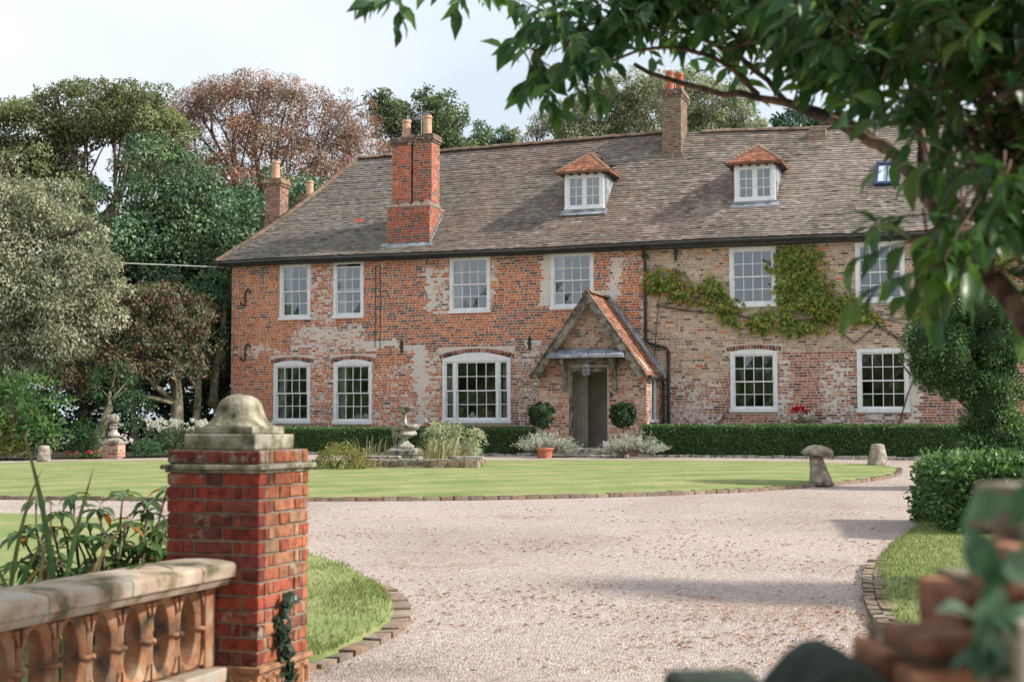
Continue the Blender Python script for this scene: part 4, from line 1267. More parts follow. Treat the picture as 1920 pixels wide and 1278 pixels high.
# ------------------------------------------------------------------ low hedges in front of the house
BOX = [(.07, .145, .045), (.09, .175, .055), (.055, .12, .038), (.12, .205, .075)]
def box_foliage(name, parent, x0, x1, y0, y1, z0, z1, n, size, cols, seed, mat='leaf', rnd=.03, faces=None, wob=.03, topcols=None):
    r = np.random.default_rng(seed)
    ax, ay, azz = x1 - x0, y1 - y0, z1 - z0
    fl_ = [('t', ax * ay), ('f', ax * azz), ('b', ax * azz), ('l', ay * azz), ('r', ay * azz)]
    if faces: fl_ = [q for q in fl_ if q[0] in faces]
    tot = sum(a for _, a in fl_)
    C_, O_ = [], []
    for k, a in fl_:
        m = int(n * a / tot); u, v = r.random(m), r.random(m); o = np.ones(m)
        if k == 't': p = np.stack([x0 + u * ax, y0 + v * ay, z1 * o], 1); nn = (0, 0, 1)
        elif k == 'f': p = np.stack([x0 + u * ax, y0 * o, z0 + v * azz], 1); nn = (0, -1, 0)
        elif k == 'b': p = np.stack([x0 + u * ax, y1 * o, z0 + v * azz], 1); nn = (0, 1, 0)
        elif k == 'l': p = np.stack([x0 * o, y0 + u * ay, z0 + v * azz], 1); nn = (-1, 0, 0)
        else: p = np.stack([x1 * o, y0 + u * ay, z0 + v * azz], 1); nn = (1, 0, 0)
        nn = np.tile(np.array(nn, float), (m, 1))
        p = p + nn * ((fbm(p[:, 0] * 2 + p[:, 1], p[:, 2] * 3 + p[:, 1], seed) - .5) * 2 * wob + r.normal(0, rnd * .5, m))[:, None]
        C_.append(p); O_.append(nn)
    c = np.concatenate(C_); o = np.concatenate(O_); N = len(c)
    d = o * .9 + r.normal(0, .6, (N, 3)); d[:, 2] += .3
    nn = o + r.normal(0, .6, (N, 3))
    pal = np.array(cols); cc = pal[r.integers(0, len(pal), N)] * r.uniform(.75, 1.25, (N, 1)) * (.8 + .5 * fbm(c[:, 0] * 1.5 + c[:, 1], c[:, 2] * 2, seed + 3))[:, None]
    sz = size * r.uniform(.6, 1.4, N)
    return leaves(name, M[mat], c, d, nn, sz, sz * .55, cc, parent)
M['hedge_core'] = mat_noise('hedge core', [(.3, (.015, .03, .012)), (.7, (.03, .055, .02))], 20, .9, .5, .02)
def hedge(x0, x1, h, label, seed, n):
    hd = empty('box_hedge', L(0, 0), rad(-19)); tag(hd, label, 'hedge', 'low clipped hedges along the house front')
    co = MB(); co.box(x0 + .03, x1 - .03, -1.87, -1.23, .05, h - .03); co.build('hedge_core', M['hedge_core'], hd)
    tag(box_foliage('foliage', hd, x0, x1, -1.9, -1.2, .06, h, n, .045, BOX, seed, 'leaf_ever', .03, 'tflr', .025), kind='stuff')
    ke = empty('stone_edging', L(0, 0), rad(-19)); tag(ke, 'low rough stone edging at the foot of the ' + label, 'edging')
    x = x0 - .1
    while x < x1:
        w = random.uniform(.28, .55)
        s = MB(); s.box(x, x + w - .02, -2.06, -1.93, -.06, random.uniform(.05, .085), None, .012); s.build('stone', M['stone'], ke, bevel=.012)
        x += w
hedge(-21.2, -12.0, .73, 'clipped box hedge left of the porch', 21, 30000)
hedge(-8.85, -.2, .80, 'clipped box hedge right of the porch', 22, 32000)

# ------------------------------------------------------------------ clipped bay balls and silver shrubs by the door
SILV = [(.46, .51, .44), (.54, .58, .51), (.38, .43, .36), (.62, .65, .59)]
def bay_tree(X, Y, zc, r, label, seed):
    t = empty('bay_tree', (X, Y, gz(Y))); tag(t, label, 'tree', 'clipped ball trees beside the door')
    b = MB(); b.tube([(0, 0, .2), (.01, .0, zc * .6), (0, 0, zc)], [.022, .02, .018], 7); b.build('trunk', M['bark'], t)
    o, _, _ = foliage('crown', t, M['leaf_ever'], [(0, 0, zc, r, r, r)], 4200, .065, .42, [(.03, .065, .026), (.045, .09, .034), (.022, .05, .02)], seed, .86, .1, 6, .05, stray=0)
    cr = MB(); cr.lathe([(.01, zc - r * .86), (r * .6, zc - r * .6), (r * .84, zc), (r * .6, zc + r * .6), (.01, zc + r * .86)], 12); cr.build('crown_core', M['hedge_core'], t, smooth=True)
    p = MB(); p.lathe([(.14, 0), (.17, .20), (.185, .21), (.185, .25), (.16, .25), (.15, .22)], 18); p.build('pot', M['stone'], t, smooth=False)
bay_tree(.80, 36.75, 1.09, .30, 'clipped bay ball on a stem left of the front door', 31)
bay_tree(2.83, 36.35, 1.08, .285, 'clipped bay ball on a stem right of the front door', 32)
def silver_shrub(X, Y, w, label, seed, blobs):
    s = empty('silver_shrub', (X, Y, gz(Y))); tag(s, label, 'shrub', 'silver shrubs beside the door')
    st_ = MB(); rr = random.Random(seed)
    r = np.random.default_rng(seed); C_, D_, O_ = [], [], []
    for _ in range(230):
        b = blobs[rr.randrange(len(blobs))]
        dr = Vector((rr.gauss(0, 1), rr.gauss(0, 1), abs(rr.gauss(.5, .6)))).normalized()
        e = Vector((b[0] + dr.x * b[2] * rr.uniform(.7, 1.2), b[1] + dr.y * b[2] * .8, max(.05, b[3] + dr.z * b[2] * .62 * rr.uniform(.6, 1.1))))
        p = limb_path((b[0] * .6, b[1] * .6, .1), e, .1, 5, rr)
        st_.tube(p, [.006, .005, .005, .004, .003, .002], 4)
        for q in range(26):
            t = rr.uniform(.35, 1) * 5; k = min(4, int(t)); pt = p[k].lerp(p[k + 1], t - k)
            C_.append(tuple(pt)); ax = (p[5] - p[3]).normalized(); D_.append(tuple(ax * .5 + Vector((rr.gauss(0, 1), rr.gauss(0, 1), rr.gauss(.2, 1)))))
    N = len(C_)
    st_.build('stems', M['twig'], s)
    sz = r.uniform(.03, .055, N)
    tag(leaves('foliage', M['leaf'], np.array(C_), np.array(D_), r.normal(0, 1, (N, 3)), sz, sz * .42, np.array(SILV)[r.integers(0, 4, N)] * r.uniform(.8, 1.15, (N, 1)), s), kind='stuff')
silver_shrub(.85, 36.2, .6, 'silvery grey shrub spilling over a terracotta pot left of the step', 33, [(-.3, 0, .52, .32), (.25, .05, .52, .36), (.6, .1, .42, .2), (-.05, .2, .5, .38)])
silver_shrub(3.05, 35.85, .6, 'silvery grey shrub right of the step without visible pot', 34, [(-.25, 0, .52, .34), (.15, .05, .56, .38), (.5, .0, .46, .2), (-.45, .1, .4, .22)])
p = MB(); p.lathe([(.15, 0), (.20, .26), (.23, .27), (.23, .33), (.19, .33), (.18, .28)], 18)
o = p.build('terracotta_pot', M['pot_red']); o.location = (.83, 35.95, gz(35.95) - .06); tag(o, 'terracotta pot under the silver shrub left of the step', 'pot')
p = MB(); p.lathe([(.05, 0), (.085, .05), (.09, .1), (.06, .15), (.075, .17), (.05, .17)], 14)
o = p.build('glazed_jar', M['glaze'], None, True); o.location = L(-9.80, -2.02, .212); tag(o, 'small blue and white jar on the top step by the door', 'jar')

# ------------------------------------------------------------------ climber on the right half of the front
VG = [(.17, .27, .05), (.22, .33, .07), (.13, .21, .045), (.28, .36, .09), (.35, .38, .12)]
VY = [(.44, .32, .06), (.38, .26, .06), (.30, .27, .07), (.20, .24, .06)]
def vine(label, blobs, n, stems, seed, yfrac):
    v = empty('climbing_vine', L(0, 0), rad(-19)); tag(v, label, 'climber')
    sm = MB()
    for s in stems:
        sm.tube([(a, -.05 - .02 * math.sin(i * 1.7), b) for i, (a, b) in enumerate(s)], [.022 - .016 * i / len(s) for i in range(len(s))], 5)
    sm.build('stems', M['bark'], v, smooth=True)
    r = np.random.default_rng(seed)
    B = np.array([(b[0], -.10, b[1], b[2], .17, b[3], b[4] if len(b) > 4 else 0) for b in blobs])
    area = B[:, 3] * B[:, 5]; w = r.choice(len(B), n, p=area / area.sum())
    a = r.uniform(0, 6.28, n); q = np.clip(np.abs(r.normal(0, .62, n)), 0, 1.35)
    c = np.stack([B[w, 0] + B[w, 3] * np.cos(a) * q, -.04 - .30 * r.random(n) * np.clip(1 - q * .6, .2, 1), B[w, 2] + B[w, 5] * np.sin(a) * q], 1)
    keep = fbm(c[:, 0] * 3.2, c[:, 2] * 3.2, seed) > .33
    c, w = c[keep], w[keep]
    d = np.stack([r.normal(0, .7, len(c)), -np.abs(r.normal(.4, .3, len(c))), r.normal(-.5, .5, len(c))], 1)
    nn = np.stack([r.normal(0, .5, len(c)), -np.ones(len(c)), r.normal(.5, .5, len(c))], 1)
    yel = r.random(len(c)) < (B[w, 6] + .07)
    col = np.where(yel[:, None], np.array(VY)[r.integers(0, 4, len(c))], np.array(VG)[r.integers(0, 5, len(c))]) * r.uniform(.7, 1.2, (len(c), 1))
    sz = r.uniform(.08, .17, len(c))
    tag(leaves('foliage', M['leaf'], c, d, nn, sz, sz * .7, col, v), kind='stuff')
vine('green and yellow creeper around the upper windows right of the porch', [(-8.95, 4.75, .28, .38, .6), (-8.5, 4.62, .45, .35, .15), (-8.0, 4.35, .35, .2, .55), (-7.55, 4.35, .35, .22, .6), (-7.3, 4.45, .3, .3, .1), (-7.0, 4.0, .35, .25, .2), (-6.6, 3.72, .5, .22, .1), (-6.1, 3.6, .55, .3, .12),
     (-5.15, 5.25, .55, .4, .15), (-5.0, 4.7, .62, .55, .12), (-4.7, 4.15, .65, .5, .12), (-4.35, 3.8, .7, .35, .2), (-5.3, 3.75, .5, .4, .05), (-4.9, 3.4, .5, .22, .02), (-3.9, 4.0, .4, .3, .25), (-3.6, 3.75, .4, .22, .3), (-3.3, 3.6, .35, .15, .2)], 8200,
     [[(-9.1, .3), (-9.0, 2.0), (-8.9, 3.5), (-8.8, 4.5), (-8.2, 4.6), (-7.4, 4.3)], [(-8.9, 4.1), (-8.2, 3.95), (-7.4, 3.85), (-6.6, 3.75), (-5.8, 3.6), (-4.8, 3.6), (-3.9, 3.75), (-3.0, 3.6), (-2.2, 3.4), (-1.6, 3.1)], [(-2.6, .6), (-2.3, 1.6), (-2.05, 2.2), (-2.2, 2.7), (-2.6, 3.1), (-3.2, 3.5), (-4.3, 3.9), (-4.9, 4.6), (-5.1, 5.4)],
      [(-2.2, 2.1), (-2.5, 2.5), (-2.35, 2.95), (-2.8, 3.3), (-3.4, 3.7)], [(-4.0, 3.3), (-3.6, 2.95), (-3.2, 3.3), (-2.7, 3.6), (-2.2, 3.55)], [(-7.4, .7), (-7.1, 1.0), (-6.95, 1.3)]], 41, .1)
vine('pale green creeper at the far right of the front behind the yew', [(-1.6, 4.4, .5, .45, .12), (-1.2, 5.1, .5, .5, .08), (-.8, 4.3, .5, .7, .08), (-1.9, 3.9, .45, .3, .15), (-1.0, 3.5, .6, .5, .1), (-.2, 4.6, .6, .8, .05)], 4000,
     [[(-.6, .3), (-.7, 1.6), (-.9, 2.8), (-1.2, 3.8), (-1.5, 4.6), (-1.3, 5.3)], [(-1.0, 3.2), (-1.6, 3.6), (-2.1, 3.9)]], 42, .1)

# ------------------------------------------------------------------ flowers and small things at the wall
def flower_clump(name, loc, label, cat, petal_cols, n_heads, w, h, seed, leafcols=BOX, size=.05, group=None, nleaf=350, head=.05):
    f = empty(name, loc); tag(f, label, cat, group)
    r = np.random.default_rng(seed)
    a = r.uniform(0, 6.28, nleaf); q = np.sqrt(r.random(nleaf)) * w
    c = np.stack([q * np.cos(a), q * np.sin(a) * .6, r.uniform(.02, h * .8, nleaf)], 1)
    tag(leaves('foliage', M['leaf'], c, r.normal(0, 1, (nleaf, 3)) + np.array((0, 0, .5)), r.normal(0, 1, (nleaf, 3)), size * r.uniform(.7, 1.4, nleaf), size * .5, np.array(leafcols)[r.integers(0, len(leafcols), nleaf)] * r.uniform(.8, 1.3, (nleaf, 1)), f), kind='stuff')
    for i in range(n_heads):
        a, q = r.uniform(0, 6.28), math.sqrt(r.random()) * w
        p0 = np.array((q * math.cos(a), q * math.sin(a) * .6 - .05, h * r.uniform(.75, 1.15)))
        m = 16; cc = np.tile(p0, (m, 1)) + r.normal(0, head * .25, (m, 3)); pc_ = np.array(petal_cols[r.integers(0, len(petal_cols))])
        leaves('flower', M['petal'], cc, rand_dir(r, m) + np.array((0, -.4, .3)), rand_dir(r, m), head * r.uniform(.7, 1.1, m), head * .7, pc_ * r.uniform(.8, 1.1, (m, 1)), f)
REDP = [(.55, .02, .03), (.62, .05, .06), (.5, .02, .05)]
flower_clump('geranium', L(-4.92, -.35, .62), 'red and white geraniums against the wall above the right hedge', 'flowers', [(.6, .03, .03), (.75, .74, .72), (.70, .69, .68)], 20, .27, .56, 52, head=.10)
fb = MB(); fb.box(-.13, .13, -.09, .09, 0, .17); fb.box(-.10, .10, -.10, -.091, .02, .15)
o = fb.build('floodlight', M['blackbox'], None, bevel=.01); o.location = L(-4.05, -.2, .72); o.rotation_euler = (0, 0, rad(-19)); tag(o, 'small black floodlight box on the wall plinth beside the geraniums', 'floodlight')
pk = MB(); pk.box(-.04, .04, -.04, .04, -.72, 0); pk.build('post', M['blackbox'], o)

# ------------------------------------------------------------------ staddle stones
def staddle(name, loc, rz, prof, label, cap=None, tilt=(0, 0, 0), sq=.55, bend=(0, 0)):
    s = empty(name, loc, rz); tag(s, label, 'staddle stone', 'staddle stones round the lawn')
    random.seed(hash(label) % 1000 if False else len(label))
    b = MB(); b.lathe(prof, 20, sq=sq, wob=.03)
    hz_ = prof[-1][1]
    b.v = [(x + bend[0] * (z / hz_), y + bend[1] * (z / hz_), z) for x, y, z in b.v]
    b.build('stem', M['staddle'], s, smooth=True, bevel=0)
    if cap:
        c = MB(); c.lathe([(r, z) for r, z in cap], 22, wob=.035)
        co = c.build('cap', M['staddle'], s, smooth=True); co.location = (bend[0], bend[1], 0); co.rotation_euler = tilt
staddle('staddle_stone', (5.42, 24.95, gz(24.95) + .02), .2, [(.215, 0), (.19, .1), (.15, .25), (.12, .42), (.108, .52)], 'mushroom shaped staddle stone with tilted cap on the lawn edge', 
        [(.05, .50), (.20, .50), (.27, .525), (.285, .565), (.25, .62), (.17, .675), (.08, .70), (.02, .705)], (0, .07, 0), .25, (-.12, 0))
staddle('staddle_stone', (7.95, 31.0, gz(31)), .4, [(.225, 0), (.20, .12), (.165, .30), (.13, .47), (.115, .52), (.06, .535)], 'bare tapered staddle stone by the right end of the lawn')
staddle('staddle_stone', (-11.02, 33.6, gz(33.6)), .1, [(.17, 0), (.15, .12), (.13, .28), (.115, .39), (.07, .405)], 'small tapered staddle stone at the left by the laurel')

# ------------------------------------------------------------------ ball finial on its brick base
fn = empty('ball_finial', (-9.99, 35.75, 0), rad(-10)); tag(fn, 'stone ball finial on a square brick base at the left lawn edge', 'finial')
k = MB(); k.box(-.215, .215, -.215, .215, 0, .37, (.42, .36, .30, .2)); k.build('mortar_core', M['mortar'], fn)
random.seed(5)
for b in lay(-.22, .22, .005, .37, []):
    m1 = MB(); put_brick(m1, b, BUFF[random.randrange(5)] * .9 if random.random() < .6 else PINK[random.randrange(4)], .2, 'y', -.215); m1.build('brick', M['brick'], fn)
for b in lay(-.21, .21, .005, .37, []):
    m1 = MB(); put_brick(m1, b, BUFF[random.randrange(5)] * .9 if random.random() < .6 else PINK[random.randrange(4)], .2, 'x', .215); m1.build('brick', M['brick'], fn)
k = MB(); k.box(-.25, .25, -.25, .25, .371, .42); k.lathe([(.215, .42), (.20, .46), (.13, .50), (.10, .52)], 20, sq=.8)
k.lathe([(.10, .51), (.16, .55), (.155, .60), (.11, .64), (.085, .70), (.075, .74), (.11, .755), (.11, .785), (.08, .80), (.10, .83), (.10, .86), (.06, .87)], 20)
k.lathe([(.06, .86)] + [(.135 * math.cos(t), .985 + .13 * math.sin(t)) for t in np.linspace(-1.1, 1.5, 12)], 20); k.build('stone_finial', M['stone'], fn, smooth=False)

# ------------------------------------------------------------------ fountain in its stone pool
FZ = gz(30)
ft = empty('fountain', (-2.28, 30.2, FZ), rad(-12)); tag(ft, 'tiered grey stone fountain on a square carved pedestal', 'fountain')
k = MB(); k.box(-.25, .25, -.25, .25, .0, .30, None, .006); k.box(-.285, .285, -.285, .285, .30, .345, None, .004); k.box(-.30, .30, -.30, .30, .346, .40, None, .004); k.box(-.26, .26, -.26, .26, .401, .43, None, .004)
pd_ = k.build('pedestal', M['stone'], ft, bevel=.012)
q = MB(); q.tube([(.08 + .08 * math.cos(t), -.262, .17 + .08 * math.sin(t)) for t in np.linspace(0, 6.28, 17)], .016, 5, cap=False); q.build('carved_ring', M['stone'], pd_)
k = MB(); k.lathe([(.20, .43), (.215, .455), (.19, .49), (.12, .53), (.075, .58), (.07, .61), (.11, .63), (.12, .645)], 24); k.build('stem', M['stone'], ft, smooth=True)
k = MB(); k.lathe([(.11, .64), (.22, .66), (.265, .69), (.265, .73), (.23, .75), (.25, .77), (.315, .82), (.34, .865), (.34, .885), (.30, .885), (.26, .84), (.05, .80)], 28); k.build('bowl', M['stone'], ft, smooth=False)
k = MB(); k.lathe([(.06, .80), (.065, .90), (.05, .95), (.05, 1.06), (.075, 1.09), (.08, 1.11)], 16); k.build('stem', M['stone'], ft, smooth=True)
k = MB(); k.lathe([(.075, 1.10), (.13, 1.15), (.20, 1.205), (.21, 1.225), (.19, 1.225), (.12, 1.17), (.02, 1.16)], 24); k.build('bowl', M['stone'], ft, smooth=False)
ft.scale = (1.0, 1.0, 1.1)

pool = empty('pool_wall', (-1.82, 29.15, gz(29.15)), rad(-4)); tag(pool, 'low rough stone and brick pool wall round the fountain', 'wall')
random.seed(9)
def pool_side(x0, x1, y, rows_, along='x', z0=-.02):
    z = z0
    for rI in range(rows_):
        h = random.uniform(.075, .10); t = x0
        while t < x1 - .03:
            w = min(random.uniform(.10, .28), x1 - t)
            c = np.array(random.choice([(.22, .14, .09), (.30, .24, .18), (.16, .12, .09), (.36, .20, .13), (.34, .29, .23), (.12, .10, .08)])) * random.uniform(.8, 1.15)
            mb = MB(); d_ = random.uniform(0, .02)
            if along == 'x': mb.box(t, t + w - .012, y - d_, y + .2, z, z + h - .010, (*c, random.uniform(0, .5)), .006)
            else: mb.box(y - .2, y + d_, t, t + w - .012, z, z + h - .010, (*c, random.uniform(0, .5)), .006)
            mb.build('stone', M['kerb'], pool, bevel=.008)
            t += w
        z += h
pool_side(-1.08, .95, 0, 3); pool_side(.02, 1.9, 1.12, 3, 'y')
cp_ = MB()
cp_.box(-1.10, .97, .03, .21, .245, .28, None, .006); cp_.build('coping', M['stone'], pool)
for (a, b, y0_, y1_, z0_, z1_) in ((-1.28, -.52, .12, .5, .29, .345), (.55, 1.22, .10, .55, .285, .34)):
    k = MB(); k.box(a, b, y0_, y1_, z0_, z1_, None, .015); k.build('coping_slab', M['stone'], pool, bevel=.012)
k = MB(); k.box(.86, 1.14, -.03, .28, -.02, .283, (.33, .26, .20, .3), .012); k.build('corner_block', M['kerb'], pool, bevel=.015)
k = MB(); k.box(-1.24, -.95, -.02, .3, -.02, .288, (.28, .22, .17, .3), .012); k.build('corner_block', M['kerb'], pool, bevel=.015)
k = MB(); k.box(-1.05, 1.0, .2, 1.9, -.02, .12); k.build('pool_soil', M['soil'], pool)

def strap_clump(name, loc, label, n, hgt, spread, seed, cols, cat='plant', wid=.018, lean=(0, 0)):
    """arching strap leaves, each a leaf of its own"""
    f = empty(name, loc); tag(f, label, cat)
    rr = random.Random(seed)
    for i in range(n):
        a = rr.uniform(0, 6.28); q = rr.random() ** .5 * spread[0]
        bx, by = q * math.cos(a), q * math.sin(a) * spread[1]
        h = hgt * rr.uniform(.55, 1.1); out = rr.uniform(.05, .8) * h; a2 = a + rr.uniform(-.8, .8)
        w = wid * rr.uniform(.7, 1.2)
        vs = []; m = 7
        for k in range(m + 1):
            t = k / m
            x_ = bx + math.cos(a2) * out * t * t + lean[0] * h * t; y_ = by + math.sin(a2) * out * t * t + lean[1] * h * t
            z_ = h * (t - .42 * (out / h) * t ** 3 * 1.4)
            ww = w * (1 - t ** 2.2) * (.6 + .4 * min(1, t * 4)) + .001
            sx, sy = -math.sin(a2 + .6), math.cos(a2 + .6)
            vs += [(x_ - sx * ww, y_ - sy * ww, z_), (x_, y_, z_ - ww * .35), (x_ + sx * ww, y_ + sy * ww, z_)]
        fs = []
        for k in range(m): fs += [(3 * k, 3 * k + 1, 3 * k + 4, 3 * k + 3), (3 * k + 1, 3 * k + 2, 3 * k + 5, 3 * k + 4)]
        c = np.array(rr.choice(cols)) * rr.uniform(.8, 1.2)
        mb = MB(); mb.add(vs, fs, (*c, 0)); mb.build('leaf', M['leaf'], f, smooth=True)
IR = [(.38, .36, .20), (.26, .29, .13), (.48, .42, .27), (.18, .23, .09), (.42, .31, .19), (.30, .33, .18)]
strap_clump('iris_clump', (-3.05, 30.3, FZ + .1), 'straw and green iris leaves left of the fountain', 75, .70, (.45, .5), 61, IR, wid=.014)
strap_clump('iris_clump', (-1.45, 30.0, FZ + .1), 'dense straw coloured iris leaves right of the fountain', 120, .76, (.48, .5), 62, IR, wid=.014, lean=(.1, 0))
ws = empty('variegated_shrub', (-1.42, 31.6, gz(31.6))); tag(ws, 'pale variegated rounded shrub behind the fountain', 'shrub')
o, _, _ = foliage('foliage', ws, M['leaf'], [(-.15, 0, .55, .42, .4, .42), (.35, 0, .52, .42, .4, .42), (.1, .1, .35, .6, .4, .35)], 4200, .06, .5, [(.40, .43, .32), (.30, .36, .22), (.50, .50, .40), (.20, .27, .13)], 63, .7, .3, 7, .1); tag(o, kind='stuff')
k = MB(); k.tube([(0, 0, 0), (.02, 0, .3), (.0, 0, .6)], .03, 6); k.build('stem', M['bark'], ws)
ys_ = empty('golden_shrub', (-3.55, 28.75, gz(28.75))); tag(ys_, 'low golden green mounded shrub at the left end of the pool wall', 'shrub')
o, _, _ = foliage('foliage', ys_, M['leaf'], [(0, 0, .22, .42, .35, .34), (.32, .1, .2, .28, .3, .26), (-.4, 0, .12, .25, .25, .18), (.62, .1, .12, .2, .2, .18)], 5200, .05, .4, [(.26, .25, .09), (.20, .22, .07), (.33, .30, .13), (.13, .16, .05)], 64, .6, .3, 8, .07); tag(o, kind='stuff')
k = MB(); k.tube([(0, 0, 0), (.02, 0, .15), (.1, 0, .3)], .02, 6); k.build('stem', M['bark'], ys_)
rs_ = empty('rose_bush', (-2.62, 31.4, gz(31.4))); tag(rs_, 'slender rose with red blooms beside the fountain bowl', 'rose')
k = MB()
for pth in ([(0, 0, 0), (.05, 0, .5), (.08, 0, 1.1), (.15, 0, 1.28)], [(0, 0, 0), (.02, 0, .5), (-.02, 0, .8), (-.02, 0, .98)], [(.06, 0, .6), (.2, 0, 1.0), (.28, 0, 1.2)]): k.tube(pth, [.012, .01, .007, .005], 5)
k.build('stems', M['bark_green'], rs_)
r = np.random.default_rng(65)
c_ = np.stack([r.uniform(-.1, .3, 90), r.normal(0, .08, 90), r.uniform(.4, 1.25, 90)], 1)
tag(leaves('foliage', M['leaf'], c_, rand_dir(r, 90), rand_dir(r, 90), .055, .03, np.array(BOX)[r.integers(0, 4, 90)], rs_), kind='stuff')
for (x_, z_) in ((.13, 1.30), (.26, 1.17), (.28, 1.10), (-.03, .95), (.18, 1.24)):
    m = 22; cc = np.tile((x_, -.03, z_), (m, 1)) + r.normal(0, .022, (m, 3))
    leaves('flower', M['petal'], cc, rand_dir(r, m), rand_dir(r, m), .05, .04, np.array(REDP)[r.integers(0, 3, m)] * 1.0, rs_)

# ------------------------------------------------------------------ border plants on the left
lb_ = empty('laurel_bush', (-11.9, 34.9, 0)); tag(lb_, 'large green laurel bush at the left edge behind the small staddle stone', 'bush')
foliage('foliage', lb_, M['leaf_gloss'], [(0, 0, 1.35, .85, .8, .75), (.45, 0, .9, .55, .6, .6), (-.6, 0, 1.0, .8, .8, .9), (.1, 0, .5, .8, .6, .5)], 2600, .17, .32, [(.07, .15, .05), (.10, .20, .07), (.05, .11, .04), (.14, .24, .09)], 71, .55, .4, 6, .16, outw=.7)
wood_mesh('stems', lb_, M['bark'], (0, 0, 0), (0, 0, 1.2), .05, [(0, 0, 1.4, .8, .8, .7), (.4, 0, .9, .5, .5, .5), (-.6, 0, 1, .7, .7, .7)], 71)
for nm, x_, y_, bl_, lab, cols, sd_, n in (
    ('golden_bush', -12.6, 34.5, [(0, 0, .5, .75, .5, .5), (.6, 0, .3, .4, .4, .3)], 'low yellow green bush at the left edge below the laurel', [(.15, .17, .04), (.10, .14, .035), (.19, .19, .06)], 72, 3000),
    ('garden_shrub', -10.9, 36.2, [(0, 0, .45, .5, .4, .5), (.4, .2, .3, .4, .3, .35)], 'dark leafy shrub between the laurel and the ball finial', [(.05, .11, .045), (.07, .14, .06), (.035, .08, .03)], 73, 1800),
    ('garden_shrub', -8.75, 37.0, [(0, 0, .35, .55, .4, .4), (.5, 0, .3, .45, .4, .32)], 'feathery dark green plant below the white flowers', [(.045, .085, .035), (.07, .11, .05), (.10, .14, .07)], 74, 2600),
    ('garden_shrub', -9.35, 36.3, [(0, 0, .2, .35, .3, .25), (.3, 0, .15, .25, .2, .18)], 'low bright leafy plant right of the ball finial', [(.06, .14, .07), (.09, .18, .09)], 75, 900)):
    gs = empty(nm, (x_, y_, 0)); tag(gs, lab, 'shrub')
    o, _, _ = foliage('foliage', gs, M['leaf'], bl_, n, .07, .42, cols, sd_, .5, .3, 7, .1); tag(o, kind='stuff')
    k = MB(); k.tube([(0, 0, -.02), (.02, 0, .2), (.05, 0, .4)], .02, 5); k.build('stem', M['bark'], gs)
WH = [(.62, .63, .60), (.55, .57, .52), (.70, .70, .67)]
flower_clump('white_perennial', (-8.9, 37.6, .25), 'drift of white flowers in the border left of the gate pier', 'flowers', WH, 60, .85, .62, 76, size=.06, nleaf=1400, head=.07, leafcols=[(.09, .13, .07), (.16, .20, .13), (.06, .10, .05)])
flower_clump('white_perennial', (-7.8, 38.0, .25), 'second drift of white flowers nearer the house', 'flowers', WH, 45, .7, .6, 77, size=.06, nleaf=900, head=.07, leafcols=[(.09, .13, .07), (.16, .20, .13)])
flower_clump('red_bedding', (-10.85, 35.5, 0), 'red bedding flowers in front of the ball finial, left patch', 'flowers', [(.32, .05, .06), (.38, .10, .10)], 7, .3, .13, 78, nleaf=260, head=.05)
flower_clump('red_bedding', (-10.45, 35.5, 0), 'pinkish red bedding flowers just left of the ball finial', 'flowers', [(.50, .15, .15), (.42, .09, .10)], 7, .25, .16, 79, nleaf=200, head=.055)

# ------------------------------------------------------------------ trees
def tree(name, label, x, y, blobs, n, size, ratio, cols, seed, mat='leaf', wood='bark', r0=.25, top=None, shell=.6, up=.35, clump=9, cr=.45, droop=0, outw=.8, ntw=0, stems=None, group='trees behind and beside the house', tr=.02, var=.3):
    """blobs in world metres"""
    t = empty(name, (x, y, gz(y))); tag(t, label, 'tree', group)
    B = [(b[0] - x, b[1] - y, b[2] - gz(y), *b[3:]) for b in blobs]
    o, cc, w = foliage('crown', t, M[mat], B, n, size, ratio, cols, seed, shell, up, clump, cr, droop, outw, var=var)
    tz = top if top else max(b[2] for b in B) * .8
    wood_mesh('trunk', t, M[wood], (0, 0, -.1), (B[0][0] * .4, B[0][1] * .4, tz), r0, B, seed, [tuple(q) for q in cc], ntw, stems, tr)
    return t
SIL = [(.28, .295, .20), (.33, .34, .24), (.215, .235, .145), (.15, .175, .10), (.40, .40, .30)]
EVG = [(.07, .14, .07), (.09, .165, .082), (.05, .10, .056), (.135, .215, .10), (.185, .255, .125)]
OAK = [(.155, .19, .085), (.20, .23, .11), (.115, .15, .07), (.245, .265, .135)]
COP = [(.30, .18, .12), (.35, .22, .15), (.26, .165, .12), (.36, .27, .20), (.21, .15, .115), (.37, .18, .11), (.24, .21, .13)]
LTG = [(.22, .255, .15), (.28, .31, .19), (.17, .21, .115), (.33, .345, .24)]
TEA = [(.06, .12, .07), (.08, .15, .09), (.045, .095, .055)]
tree('whitebeam_tree', 'silvery grey green tree at the far left', -14.2, 40,
     [(-13.8, 40, 5.9, 1.9, 1.9, 1.5), (-15.2, 40, 7.0, 1.5, 1.6, 1.2), (-12.3, 39.6, 5.0, 1.5, 1.5, 1.2), (-14.4, 39.5, 4.4, 2.0, 1.5, 1.3), (-12.6, 39.4, 3.7, 1.7, 1.4, 1.0), (-11.5, 40, 4.5, .9, 1, .8), (-16.2, 40, 5.6, 1.8, 1.8, 1.8), (-13.3, 39.6, 2.8, 1.6, 1.2, .8), (-13.3, 40.2, 7.3, 1.0, 1.0, .8), (-12.2, 40, 6.3, .9, 1, .7), (-14.6, 40, 8.0, .8, .8, .7)],
     52000, .115, .5, SIL, 101, shell=.3, ntw=260, cr=.36)
